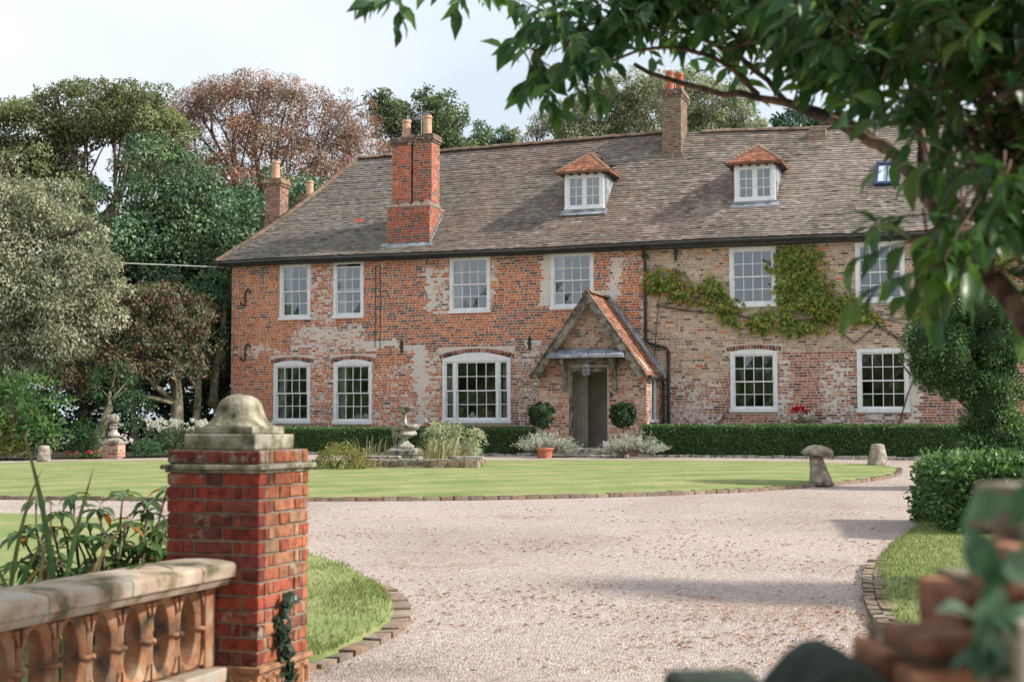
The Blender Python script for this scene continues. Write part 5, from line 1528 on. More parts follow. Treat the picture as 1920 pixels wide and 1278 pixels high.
tree('holm_oak', 'big dense dark evergreen tree left of the house', -11.2, 48.5,
     [(-12.1, 48.5, 9.5, 1.3, 1.4, 1.6), (-13.9, 48.2, 6.2, 1.4, 1.4, 1.6), (-14.2, 48.2, 8.2, .9, 1.2, 1.0), (-11.0, 48.6, 9.4, 1.1, 1.2, 1.1), (-11.2, 48.5, 8.2, 1.9, 1.8, 1.6), (-12.9, 48.2, 7.0, 1.7, 1.7, 1.7), (-10.2, 48, 6.9, 1.9, 1.8, 1.6), (-11.6, 47.6, 5.4, 2.2, 1.8, 1.6), (-9.4, 47.8, 5.2, 1.6, 1.6, 1.6), (-12.6, 47.8, 3.9, 1.8, 1.6, 1.4), (-10.2, 47.4, 3.6, 1.9, 1.6, 1.3), (-8.7, 48, 3.2, 1.4, 1.5, 1.6), (-8.9, 48.4, 7.4, 1.3, 1.5, 1.2)],
     52000, .15, .55, EVG, 102, 'leaf_ever', shell=.5, cr=.40)
tree('holm_oak', 'lower dark evergreen tree showing behind the left chimneys', -7.6, 52,
     [(-8.6, 52, 8.9, 1.6, 1.5, 1.4), (-7.0, 52, 8.6, 1.6, 1.5, 1.3), (-10.0, 52, 8.0, 1.5, 1.5, 1.6), (-7.8, 52, 6.4, 2.4, 1.8, 1.9), (-5.6, 52.5, 8.0, 1.4, 1.3, 1.3), (-9.6, 51.5, 5.6, 1.8, 1.5, 1.6), (-4.6, 52.8, 7.6, 1.2, 1.3, 1.0)],
     24000, .15, .55, [(.075, .16, .08), (.10, .20, .10), (.14, .24, .12), (.05, .11, .06)], 103, 'leaf_ever', shell=.6, cr=.42)
tree('oak_tree', 'tall open green tree behind the silvery tree', -18.6, 62,
     [(-18.6, 62, 14.4, 2.2, 2, 1.5), (-21.4, 62, 13.6, 2.2, 2, 1.7), (-16.2, 62, 14.5, 2.0, 2, 1.3), (-20.4, 62, 12.0, 2.2, 2, 1.4), (-23.0, 62, 11.6, 2.0, 2, 2.0), (-17.4, 61.5, 15.3, 1.2, 1, .8), (-19.9, 61.5, 15.2, 1.3, 1, .8), (-15.2, 62, 13.4, 1.4, 1.5, 1.2), (-16.6, 62, 11.9, 1.2, 1, 1.0), (-21.0, 61.5, 10.2, 1.9, 1.4, 1.3), (-22.6, 61, 9.0, 2.0, 1.4, 1.6), (-18.4, 61.5, 10.6, 1.2, 1.2, 1.0)],
     56000, .17, .5, OAK, 104, shell=.25, ntw=220, r0=.35, top=11, tr=.03)
tree('copper_beech', 'wide copper brown half bare tree rising behind the house', -12.0, 66,
     [(-13.2, 66, 15.9, 2.2, 2.2, 1.0), (-17.4, 65, 14.6, 1.8, 1.8, .9), (-16.4, 65, 12.6, 1.8, 1.8, 1.0), (-14.2, 65, 11.0, 1.8, 1.8, 1.0), (-10.4, 65, 11.2, 2.2, 1.8, 1.0), (-7.6, 65.2, 15.4, 1.2, 1.4, .8), (-10.6, 66, 15.7, 2.3, 2.2, 1.0), (-16.2, 66, 14.9, 2.0, 2, 1.0), (-8.0, 66, 14.4, 2.0, 2, 1.1), (-12.0, 65.5, 14.0, 2.8, 2, 1.0), (-9.2, 65.5, 12.8, 2.6, 2, 1.1), (-15.8, 65.5, 13.2, 2.2, 2, 1.0), (-6.2, 66, 13.2, 1.9, 1.8, 1.2), (-14.8, 66, 15.6, 1.6, 1.8, .9), (-4.6, 66, 12.8, 1.2, 1.5, .9), (-18.0, 66, 13.0, 1.2, 1.4, .8), (-11.8, 66, 16.7, 1.8, 1.5, .6), (-12.8, 65, 12.2, 2.6, 2, 1.0), (-6.6, 65.6, 11.2, 2.0, 2, 1.1), (-17.6, 66, 14.0, 1.3, 1.5, .8), (-5.4, 66, 12.0, 1.2, 1.5, 1.0)],
     76000, .125, .45, COP, 105, wood='twig', shell=.2, ntw=500, r0=.4, top=12, tr=.022, cr=.5, var=.35)
tw = MB(); rr = random.Random(8)            # fine bare shoots swept to the right above the crown
for _ in range(150):
    bx = rr.uniform(-5.0, 6.0); bz = 16.3 - abs(bx + .2) ** 1.6 * .15 + rr.uniform(-.5, .5); ln = rr.uniform(.5, 1.7)
    by = rr.uniform(-1.5, 1.5); sw_x = rr.uniform(.1, .9); dz_ = rr.uniform(.35, .8)
    e1 = (bx + ln * .35 * sw_x, by, bz + ln * .45 * dz_)
    tw.tube([(bx - .1, by, bz - .3), (bx + ln * .1 * sw_x, by, bz + ln * .2 * dz_), e1, (bx + ln * sw_x + rr.uniform(-.2, .2), by, bz + ln * .95 * dz_)], [.016, .013, .010, .004], 4)
    for _k in range(2): tw.tube([e1, (e1[0] + rr.uniform(-.1, .5), by + rr.uniform(-.3, .3), e1[2] + rr.uniform(.1, .4))], [.008, .003], 4)
cop = [o_ for o_ in bpy.data.objects if o_.name.startswith('copper_beech')][0]
tag(tw.build('bare_shoots', M['twig'], cop), kind='stuff')
tree('ash_tree', 'open green tree behind the twin chimney', -4.7, 70, [(-6.2, 70, 16.0, 1.3, 1.4, 1.3), (-3.6, 70, 16.0, 1.4, 1.4, 1.4), (-4.8, 70, 14.6, 1.8, 1.5, 1.2), (-2.9, 70, 14.6, 1.1, 1.2, 1.0), (-6.6, 70, 17.0, .7, .8, .6), (-4.2, 70, 17.0, .7, .8, .6)], 14000, .19, .5, [(.10, .15, .07), (.14, .185, .09), (.075, .115, .055)], 106, shell=.25, ntw=160, tr=.03, r0=.35)
tree('birch_tree', 'sparse young tree tops over the middle of the ridge', -.6, 75, [(-1.6, 75, 15.6, .8, 1, 1.4), (-.3, 75, 15.5, .8, 1, 1.3), (.9, 75, 15.1, .7, 1, 1.0), (-2.6, 75, 15.0, .6, 1, .9), (1.8, 75, 14.6, .8, 1, .9)], 8000, .18, .5, TEA + OAK[:2], 107, shell=.2, ntw=120, tr=.03)
tree('willow_tree', 'broad soft grey green tree behind the left dormer', 3.6, 65, [(2.4, 65, 14.2, 1.6, 1.5, 1.5), (4.6, 65, 15.4, 1.8, 1.6, 1.6), (6.2, 65, 15.2, 1.6, 1.6, 1.7), (3.6, 65, 13.6, 1.8, 1.6, 1.2), (1.2, 65, 13.6, 1.0, 1.2, 1.0), (5.4, 65, 16.6, .9, 1, .8)], 26000, .16, .42, LTG, 108, shell=.4, ntw=160, tr=.03)
tree('willow_tree', 'pale green tree right of the tall brown chimney', 8.6, 62, [(7.6, 62, 15.2, 1.5, 1.5, 1.5), (9.2, 62, 14.8, 1.6, 1.5, 1.3), (10.6, 62, 13.6, 1.1, 1.3, .9), (8.4, 62, 13.6, 1.8, 1.5, 1.0)], 18000, .16, .42, LTG, 109, shell=.4, ntw=120, tr=.03)
tree('pine_tree', 'teal green tree top at the right end of the ridge', 12.2, 60, [(12.2, 60, 13.4, 1.2, 1.2, .9), (13.4, 60, 13.0, 1.2, 1.2, .9), (11.6, 60, 12.9, .8, 1, .7)], 6000, .20, .4, TEA, 110, 'leaf_ever', shell=.4, ntw=60)
tree('hawthorn_tree', 'low reddish brown tinged tree over the left border', -10.2, 42.2,
     [(-10.8, 42.2, 4.3, 1.1, 1.2, .8), (-9.6, 42.4, 4.0, .8, 1.1, .8), (-11.9, 41.8, 3.9, 1.1, 1.1, .8), (-10.4, 41.6, 3.2, .9, 1.0, .6), (-12.7, 41.6, 3.2, 1.0, 1, .9), (-9.2, 42.4, 3.0, .6, .9, .8), (-11.4, 41.4, 2.6, 1.0, .9, .6), (-12.9, 41.2, 2.2, .9, .8, .7), (-10.0, 41.6, 2.4, .5, .7, .4), (-9.9, 42, 4.7, .5, .6, .4)],
     15000, .11, .5, [(.15, .13, .085), (.15, .10, .07), (.12, .145, .075), (.20, .18, .12), (.19, .085, .065), (.10, .125, .06), (.14, .16, .085)], 111, wood='bark_green', shell=.45, ntw=120, r0=.2,
     stems=[(Vector((.25, 0, -.1)), Vector((.2, 0, 2.9)), .24), (Vector((.62, .2, -.1)), Vector((.95, .2, 2.9)), .15), (Vector((-.9, .3, 0)), Vector((-1.2, .3, 2.8)), .10)])
tree('woodland_tree', 'leaning bare trunked tree between the hawthorn and the house', -9.0, 43.5,
     [(-9.3, 43.8, 4.7, .8, .9, .8), (-8.9, 44, 3.5, .7, .8, .6), (-9.6, 44, 3.9, .8, .8, .7)], 3500, .15, .5, [(.045, .10, .05), (.07, .14, .065), (.11, .17, .08)], 112, wood='bark_green', r0=.14,
     stems=[(Vector((.55, 0, .5)), Vector((-.12, 0, 1.4)), .14), (Vector((-.12, 0, 1.4)), Vector((.2, 0, 4.6)), .13)])
tree('woodland_tree', 'tall slim trunk standing close to the left corner of the house', -9.35, 46.5, [(-9.3, 46.5, 6.0, .8, .8, .8), (-8.9, 46.6, 4.6, .6, .7, .7)], 2200, .16, .5, EVG, 113, wood='bark_green', r0=.2)
tree('ivy_stump', 'short leaning mossy trunk between laurel and finial', -11.05, 37.6, [(-10.6, 37.8, 1.9, .6, .5, .7), (-10.2, 37.9, 1.2, .6, .5, .6)], 1500, .10, .5, [(.04, .09, .04), (.06, .12, .05)], 114, wood='bark_green', r0=.22, stems=[(Vector((0, 0, -.1)), Vector((.42, .1, 1.35)), .2)])
# dark wood closing the view below the crowns
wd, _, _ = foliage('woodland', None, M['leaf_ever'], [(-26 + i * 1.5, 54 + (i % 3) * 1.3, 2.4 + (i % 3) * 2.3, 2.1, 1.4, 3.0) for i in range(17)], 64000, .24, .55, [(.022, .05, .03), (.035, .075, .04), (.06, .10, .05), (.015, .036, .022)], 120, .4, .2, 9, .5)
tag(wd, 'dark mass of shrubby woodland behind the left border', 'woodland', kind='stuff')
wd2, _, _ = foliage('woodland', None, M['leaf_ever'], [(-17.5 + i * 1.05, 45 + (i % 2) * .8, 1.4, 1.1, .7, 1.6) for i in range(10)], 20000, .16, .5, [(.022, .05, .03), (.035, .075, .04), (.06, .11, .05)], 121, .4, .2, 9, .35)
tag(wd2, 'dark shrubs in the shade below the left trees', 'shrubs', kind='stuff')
# trees round the gate, outside the picture: seen in the panes and through their shade
for i, (x_, y_, h_, w_) in enumerate(((11.4, 9.9, 7.2, .95),)):
    tree('cypress_tree', 'narrow cypress right of the gate throwing shade across the gravel', x_, y_, [(x_, y_, h_ * .62, w_, w_ * .8, h_ * .22), (x_, y_, h_ * .82, w_ * .9, w_ * .7, h_ * .17), (x_ + .2, y_ + .2, h_ * .97, w_ * .6, w_ * .5, h_ * .08)], 24000, .14, .45, EVG, 130 + i, 'leaf_ever', shell=.3, cr=.25, group='trees round the gate')
gt0 = tree('garden_tree', 'round leafy tree beyond the gate, mirrored in the lower panes', -44, 8, [(-44, 8, 4.2, 4.6, 4.6, 3.6), (-42, 9, 3.0, 4, 4, 3), (-46, 7, 2.6, 4, 4, 2.6)], 5000, .75, .6, EVG + OAK, 140, group='trees beyond the gate', shell=.4, clump=6, cr=.8)
for i, (x_, y_, h_) in enumerate(((-47, 19, 1.15), (-41, 0, 1.0), (-38, -8, 1.2), (-34, -16, .95), (-30, -24, 1.1), (-23, -30, 1.2), (-14, -31, .95), (-5, -32, 1.15))):
    c_ = copy_tree(gt0); c_.location = (x_, y_, gz(y_)); c_.scale = (h_, h_, h_); c_.rotation_euler = (0, 0, i * 1.3)

tree('unseen_shade_tree', 'unseen spreading tree added left of the gate to shade the pier', -5.2, -.5, [(-4.0, 1.2, 4.4, 2.4, 2.4, 1.7), (-1.6, -1.6, 4.6, 2.6, 2.6, 1.8), (-5.6, 3.6, 4.8, 2.2, 2.4, 1.8), (1.8, -2.4, 4.2, 2.4, 2.2, 1.8), (-3.6, -3.4, 3.2, 2.6, 1.6, 2.2), (-2.6, 3.2, 5.0, 1.6, 1.5, 1.0)], 9000, .30, .6, OAK, 160, group='trees beyond the gate', shell=.4)  # added out of view to block sky light from the pier
# ------------------------------------------------------------------ clipped yews on the right
YEW = [(.05, .125, .04), (.075, .165, .055), (.035, .085, .03), (.12, .22, .07), (.165, .255, .085)]
yw = empty('yew_topiary', (8.1, 24.3, gz(24.3))); tag(yw, 'shaggy clipped yew topiary with ball, column and sideways wing', 'topiary')
YB = [(8.25, 24.1, .42, .72, .65, .60), (8.1, 24.1, 1.25, .46, .45, .8), (8.25, 24.2, 2.2, .55, .5, .55), (7.35, 24.1, 2.0, .52, .45, .55), (7.0, 24.1, 2.22, .34, .4, .42), (7.65, 24.1, 1.55, .36, .36, .36), (7.2, 24.1, 1.72, .36, .36, .34), (8.0, 24.2, 2.75, .62, .5, .36), (8.6, 24.3, 2.7, .5, .5, .5), (7.55, 24.2, 2.42, .38, .4, .3)]
YBl = [(b[0] - 8.1, b[1] - 24.3, b[2] - gz(24.3), *b[3:]) for b in YB]
foliage('foliage', yw, M['leaf_ever'], YBl, 42000, .07, .30, YEW, 151, .80, .30, 9, .10, stray=.08, outw=1.2)
wood_mesh('trunk', yw, M['bark'], (0, 0, -.05), (.1, 0, 2.6), .10, YBl, 151)
k = MB()
for b in YBl: k.lathe([(b[3] * .76 * math.cos(t) + .002, 0) for t in (0,)] + [], 3) if False else None
for b in YBl:
    prof = [(max(.01, b[3] * .86 * math.cos(t)), b[2] + b[5] * .86 * math.sin(t)) for t in np.linspace(-1.5, 1.5, 8)]
    k.lathe(prof, 10, (b[0], b[1]))
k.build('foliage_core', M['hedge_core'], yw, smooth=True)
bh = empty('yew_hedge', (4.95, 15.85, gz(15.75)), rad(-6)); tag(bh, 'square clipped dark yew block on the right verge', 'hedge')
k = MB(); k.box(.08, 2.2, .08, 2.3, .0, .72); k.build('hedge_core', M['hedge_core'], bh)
box_foliage('foliage', bh, 0, 2.3, 0, 2.4, .06, .80, 15000, .075, YEW, 152, 'leaf_ever', .09, 'tfl', .06)
k = MB(); k.tube([(.6, .6, -.05), (.6, .6, .4)], .05, 6); k.build('trunk', M['bark'], bh)
cb_ = MB(); n_ = 24
cb_.tube([(-20.4 + (11.8) * t, 37 + 6.2 * t, 5.62 - .05 * math.sin(math.pi * t) * 4 * .25) for t in np.linspace(0, 1, n_)], .012, 5)
tag(cb_.build('overhead_cable', M['cable']), 'thin pale overhead cable running to the left corner of the house', 'cable')

# ------------------------------------------------------------------ gate pier and pierced balustrade, left foreground
PZ = gz(7.9)
pier = empty('gate_pier', (-1.52, 7.965, PZ), rad(-19)); tag(pier, 'square red brick gate pier with a mossy bell shaped stone cap', 'gate pier')
random.seed(17)
PH = .28
zt = .59 - PZ                          # top of the plain shaft
zb = -.43 - PZ
k = MB(); k.box(-PH + .006, PH - .006, -PH + .006, PH - .006, 0, zt + .12, (.24, .20, .155, .0)); k.build('mortar_core', M['mortar'], pier)
PIER_SHADED = np.array([(.28, .058, .038), (.23, .050, .038), (.31, .070, .042), (.18, .048, .04), (.14, .052, .048), (.26, .075, .048)])  # darker reds: shade painted into the front and left faces
PIER_SUNLIT = np.array([(.34, .115, .06), (.30, .085, .05), (.30, .18, .11), (.20, .085, .06), (.33, .14, .08)])  # lighter oranges: sunlight painted into the right and back faces
def pier_course(z0, z1, kind, proud=0.0):
    H = PH + proud
    for ax in ('f', 'r', 'l', 'b'):
        pat = [.215, .105, .215] if (kind + (ax in 'rl')) % 2 else [.10, .055, .225, .055, .10]
        s = sum(pat); t = -H
        for w in pat:
            w = w / s * 2 * H
            pal = PIER_SHADED if ax in 'fl' else PIER_SUNLIT
            c = pal[random.randrange(len(pal))] * random.uniform(.75, 1.2)
            al_ = max(0, random.uniform(-.2, .45)) + (.35 if z0 > zt else 0)
            e = random.uniform(.008, .014); a, b = t + .006, t + w - .006
            if ax in 'fb':
                if a < -H + .02: a = -H - .004
                if b > H - .02: b = H + .004
            mb = MB()
            if ax == 'f': mb.box(a, b, -H - e + .006, -H + .06, z0 + .006, z1 - .006, (*c, al_), .003)
            elif ax == 'b': mb.box(a, b, H - .06, H + e - .006, z0 + .006, z1 - .006, (*c, al_), .003)
            elif ax == 'r': mb.box(H - .06, H + e - .006, a if a > -H + .06 else -H + .062, b if b < H - .06 else H - .062, z0 + .0065, z1 - .0065, (*c, al_), .003)
            else: mb.box(-H - e + .006, -H + .06, a if a > -H + .06 else -H + .062, b if b < H - .06 else H - .062, z0 + .0065, z1 - .0065, (*c, al_), .003)
            mb.build('brick', M['pier_brick'], pier, bevel=.006)
            t += w
nC = 14; ch_ = (zt - zb) / nC
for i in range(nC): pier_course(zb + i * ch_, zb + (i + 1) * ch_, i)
k = MB(); k.box(-PH - .015, PH + .015, -PH - .015, PH + .015, zt, zt + .016, None, .004); k.box(-PH - .035, PH + .035, -PH - .035, PH + .035, zt + .017, zt + .045, None, .005)
k.build('string_course', M['mossy'], pier, bevel=.006)
pier_course(zt + .046, zt + .122, 1, -.002)
k = MB()
k.box(-.222, .222, -.222, .222, zt + .123, zt + .205, None, .003); k.build('cap_slab', M['mossy'], pier, bevel=.007)
k = MB(); k.box(-.18, .18, -.18, .18, zt + .206, zt + .246, None, .003); k.build('cap_slab', M['mossy'], pier, bevel=.006)
k = MB(); k.lathe([(.172, zt + .246), (.155, zt + .256), (.130, zt + .28), (.115, zt + .31), (.108, zt + .34), (.098, zt + .375), (.08, zt + .40), (.055, zt + .418), (.02, zt + .427)], 32, sq=.6, wob=.003)
k.build('cap_bell', M['mossy'], pier, smooth=True)
k = MB(); k.box(-PH - .03, PH + .03, -PH - .03, PH + .03, zb - .03, zb - .002, None, .003); k.box(-PH - .012, PH + .012, -PH - .012, PH + .012, -.1, zb - .031, None, .003)
pl_ = k.build('plinth', M['terracotta'], pier, bevel=.006)
for i in range(5):
    for ax in (0, 1):
        c0 = -PH + .06 + i * .11
        pts = [(c0 - .035, zb - .17), (c0 - .035, zb - .09), (c0 - .02, zb - .06), (c0 + .02, zb - .06), (c0 + .035, zb - .09), (c0 + .035, zb - .17)]
        mb = MB(); mb.tube([(a, -PH - .016, b) if ax == 0 else (PH + .016, a, b) for a, b in pts], .014, 6); mb.build('arch_moulding', M['terracotta'], pl_)

bal = empty('balustrade', (-1.52, 7.965, PZ), rad(-19)); tag(bal, 'weathered terracotta pierced balustrade running up to the gate pier', 'balustrade')
random.seed(23)
bx0 = -.045                                  # middle line of the balustrade in pier frame (x), runs to -y
zr = .125 - PZ
y = -PH - .01; i = 0
while y > -4.2:
    ln = .62 if i else .34
    k = MB()
    prof = [(-.20, -.085), (.20, -.085), (.205, -.022), (.19, -.006), (.10, .006), (0, .010), (-.10, .006), (-.19, -.006), (-.205, -.022)]
    k.prism([(bx0 + a, zr + b) for a, b in prof], y - ln + .006, y)
    k.build('coping_stone', M['coping'], bal, bevel=.008)
    k = MB(); k.prism([(bx0 + a, zr + b) for a, b in [(-.15, -.13), (.15, -.13), (.175, -.10), (.175, -.086), (-.175, -.086), (-.175, -.10)]], y - ln + .006, y); k.build('coping_moulding', M['coping'], bal, bevel=.006)
    y -= ln; i += 1
def pierced_panel(y1, w):
    """plate with a pointed-oval opening, ring-banded ribs and small sunk triangles"""
    z0, z1 = zr - .56, zr - .131
    yc, zc = y1 - w / 2, (z0 + z1) / 2
    n = 32; hw, hh = w * .325, (z1 - z0) * .41
    inner = []; outer = []
    for q in range(n):
        t = 2 * math.pi * q / n
        inner.append((yc + hw * math.copysign(abs(math.cos(t)) ** 1.25, math.cos(t)), zc + hh * math.copysign(abs(math.sin(t)) ** .9, math.sin(t))))
        m_ = max(abs(math.cos(t)), abs(math.sin(t)))
        outer.append((yc + (w / 2 - .003) * math.cos(t) / m_, zc + (z1 - z0) / 2 * math.sin(t) / m_))
    mid = [((a[0] * .45 + b[0] * .55), (a[1] * .45 + b[1] * .55)) for a, b in zip(inner, outer)]
    mb = MB(); T = .064; vs = []
    for (ring, x_) in ((outer, T - .02), (mid, T), (inner, T - .022), (inner, -T + .022), (mid, -T), (outer, -T + .02)):
        vs += [(bx0 + x_, a, b) for a, b in ring]
    fs = [(r_ * n + q, r_ * n + (q + 1) % n, (r_ + 1) * n + (q + 1) % n, (r_ + 1) * n + q) for r_ in range(5) for q in range(n)]
    mb.add(vs, fs)
    p = mb.build('pierced_panel', M['terracotta'], bal, smooth=False, bevel=.005)
    for e in (-1, 1):                            # ring band round the waist and sunk-panel fillets of each half baluster
        k = MB()
        k.tube([(bx0 - T + .0, yc + e * w * .5, zc), (bx0 - T - .012, yc + e * w * .43, zc), (bx0 - T + .008, yc + e * w * .365, zc), (bx0 + T - .008, yc + e * w * .365, zc), (bx0 + T + .012, yc + e * w * .43, zc), (bx0 + T + .0, yc + e * w * .5, zc)], .013, 8)
        k.build('waist_ring', M['terracotta'], p, smooth=True)
        for f in (-1, 1):
            k = MB()
            pts = [(yc + e * w * .47, zc + f * hh * 1.08), (yc + e * w * .47, zc + f * hh * .62), (yc + e * w * .30, zc + f * hh * 1.08)]
            k.prism(pts if e * f > 0 else pts[::-1], bx0 + T - .004, bx0 + T + .012, axis='x'); k.build('spandrel', M['terracotta'], p, bevel=.004)
y = -PH - .012
k = MB(); k.box(bx0 - .08, bx0 + .08, y - .10, y, zr - .56, zr - .131, None, .003); k.build('end_post', M['terracotta'], bal, bevel=.008)
y -= .103
while y > -4.0:
    pierced_panel(y, .245); y -= .249
k = MB(); k.box(bx0 - .16, bx0 + .16, -4.2, -PH - .012, zr - .64, zr - .561, None, .0); k.build('base_rail', M['coping'], bal, bevel=.012)
k = MB(); k.box(bx0 - .14, bx0 + .14, -4.2, -PH - .012, -.2, zr - .641, None, .0); k.build('base_wall', M['mossy'], bal)

# ivy on the foot of the pier
iv = empty('ivy', (-1.52, 7.965, PZ), rad(-19)); tag(iv, 'dark ivy strand climbing the foot of the gate pier', 'ivy')
r = np.random.default_rng(201); n = 150
t = r.random(n)
c = np.stack([PH + .012 + .03 * r.random(n), -.02 + .04 * np.sin(t * 7) + r.normal(0, .035, n), .0 + t * .52], 1)
leaves('foliage', M['leaf_gloss'], c, np.stack([np.abs(r.normal(.2, .2, n)), r.normal(0, .7, n), r.normal(-.3, .6, n)], 1), np.stack([np.ones(n), r.normal(0, .4, n), r.normal(.3, .4, n)], 1), r.uniform(.035, .065, n), .045 * np.ones(n), np.array([(.03, .06, .035), (.045, .085, .05), (.02, .04, .025)])[r.integers(0, 3, n)], iv, T_LEAF)
k = MB(); k.tube([(PH + .012, -.02 + .04 * math.sin(q * 7), q * .52) for q in np.linspace(0, 1, 8)], .006, 5); k.build('stem', M['bark'], iv)

# ------------------------------------------------------------------ rhododendron and flax behind the balustrade
LEAFMESH = {}
def leaf_mesh(key, col, curl=1.0):
    me = bpy.data.meshes.new('leaf')
    tv, tf = T_LEAF
    tv = tv.copy(); tv[:, 2] *= curl
    me.from_pydata([tuple(v) for v in tv], [], tf)
    at = me.color_attributes.new('Col', 'FLOAT_COLOR', 'POINT')
    at.data.foreach_set('color', np.tile((*col, 0), (len(tv), 1)).astype(np.float32).ravel())
    me.polygons.foreach_set('use_smooth', [True] * len(tf))
    me.materials.append(M['leaf_gloss'])
    return me
def place_leaf(parent, me, c, d, n, ln, wd):
    d = Vector(d).normalized(); s = Vector(n).cross(d).normalized(); n2 = d.cross(s)
    o = link('leaf', me, parent)
    m = Matrix.Identity(4)
    for i in range(3):
        m[i][0], m[i][1], m[i][2], m[i][3] = d[i] * ln, s[i] * wd, n2[i] * ln, c[i]
    o.matrix_local = m
    return o
rh = empty('rhododendron', (-2.45, 8.7, gz(8.7))); tag(rh, 'leggy rhododendron with drooping leaf whorls behind the balustrade', 'shrub')
rr = random.Random(31)
RM = [leaf_mesh('r%d' % i, c) for i, c in enumerate([(.06, .13, .045), (.085, .17, .06), (.045, .10, .035), (.13, .20, .08), (.34, .17, .06)])]
stm = MB()
tips = [(-.45, 0, .98), (-.25, .1, 1.0), (.05, .12, 1.02), (.22, .05, .98), (-.55, .0, .78), (-.42, -.1, .83), (-.06, .0, .93), (.12, -.05, .84), (.33, .1, 1.05), (.26, -.1, .74), (-.2, .1, .74), (.02, .1, .72), (.2, .15, .90), (-.3, -.05, .62), (.1, -.1, .60), (.34, 0, .80), (-.1, -.1, .58), (.3, -.15, .58), (-.5, .1, .60), (.18, .0, .68), (.0, -.15, .76), (.38, .12, .66), (-.34, .1, .9)]
for tp in tips + [(a_ * .9 + .03, b_ + .12, c_ * .82) for a_, b_, c_ in tips] + [(a_ * 1.1 - .05, b_ - .05, c_ * .62) for a_, b_, c_ in tips[::2]]:
    e = Vector(tp); b = Vector((e.x * .35, e.y * .3, .0))
    pth = limb_path(b, e, .10, 5, rr); stm.tube(pth, [.016, .014, .012, .010, .008, .006], 5)
    m = rr.randrange(7, 11); ph = rr.uniform(0, 6.28)
    for q in range(m):
        a = ph + q * 2.4; dr = rr.uniform(-.75, .15)
        place_leaf(rh, RM[4] if rr.random() < .06 else RM[rr.randrange(4)], e + Vector((math.cos(a) * .008, math.sin(a) * .008, -.004 * q)), (math.cos(a), math.sin(a), dr), (math.cos(a) * .3, math.sin(a) * .3, 1), rr.uniform(.10, .155), rr.uniform(.045, .062))
stm.build('stems', M['bark'], rh, smooth=True)
fx = empty('flax_clump', (-2.28, 7.05, gz(7))); tag(fx, 'sword leaved green flax with brown edged blades behind the balustrade', 'flax')
rr = random.Random(37)
def sword(p0, p1, p2, w, col, col2=None):
    p0, p1, p2 = map(Vector, (p0, p1, p2)); m = 14; vs = []; fs = []
    mb = MB(); sd0 = Vector((.92, .38, 0))
    for k in range(m + 1):
        t = k / m; p = p0 * (1 - t) ** 2 + p1 * 2 * t * (1 - t) + p2 * t * t
        tg = ((p1 - p0) * (1 - t) + (p2 - p1) * t).normalized(); sd_ = (sd0 - tg * sd0.dot(tg)).normalized(); nn = tg.cross(sd_)
        ww = w * (1 - t ** 3.0) * (.75 + .25 * min(1, t * 5)) + .0008
        vs += [tuple(p - sd_ * ww + nn * ww * .25), tuple(p), tuple(p + sd_ * ww + nn * ww * .25)]
    for k in range(m): fs += [(3 * k, 3 * k + 1, 3 * k + 4, 3 * k + 3), (3 * k + 1, 3 * k + 2, 3 * k + 5, 3 * k + 4)]
    mb.add(vs, fs, (*col, 0)); mb.c = []
    for k in range(m + 1):
        t = k / m; c_ = np.array(col) * (1 - t ** 4) + np.array(col2 or (.20, .13, .06)) * t ** 4
        mb.c += [(*c_, 0)] * 3
    mb.build('leaf', M['leaf_gloss'], fx, smooth=True)
GRN = (.045, .13, .05)
sword((.08, -.05, .2), (.06, -.08, .95), (-.10, -.12, 1.43), .016, GRN); sword((.03, 0, .2), (.06, .02, .75), (.20, .05, 1.25), .015, GRN); sword((-.18, -.1, .2), (-.16, -.1, .95), (.01, -.15, 1.25), .011, (.08, .14, .05), (.22, .12, .07))
sword((.05, 0, .3), (.15, .05, .72), (.36, .1, 1.0), .011, (.26, .22, .12)); sword((.1, 0, .35), (.35, .05, .93), (.62, .1, .72), .010, (.06, .15, .06)); sword((-.1, 0, .3), (-.02, 0, .85), (.02, -.1, .94), .010, (.20, .22, .11)); sword((-.2, 0, .35), (-.1, 0, .96), (.16, 0, .70), .008, (.24, .19, .08)); sword((-.28, 0, .2), (-.15, 0, .75), (.0, 0, .92), .013, GRN)
sword((.0, 0, .2), (-.2, 0, .7), (-.32, -.1, .95), .011, (.10, .16, .06)); sword((.15, .05, .3), (.22, .05, .7), (.26, .05, .88), .009, (.16, .19, .09)); sword((.12, .05, .3), (.4, .05, .8), (.5, .05, .78), .008, (.30, .28, .20)); sword((-.05, .0, .2), (.03, .0, .8), (.0, .0, 1.12), .007, (.22, .12, .07))

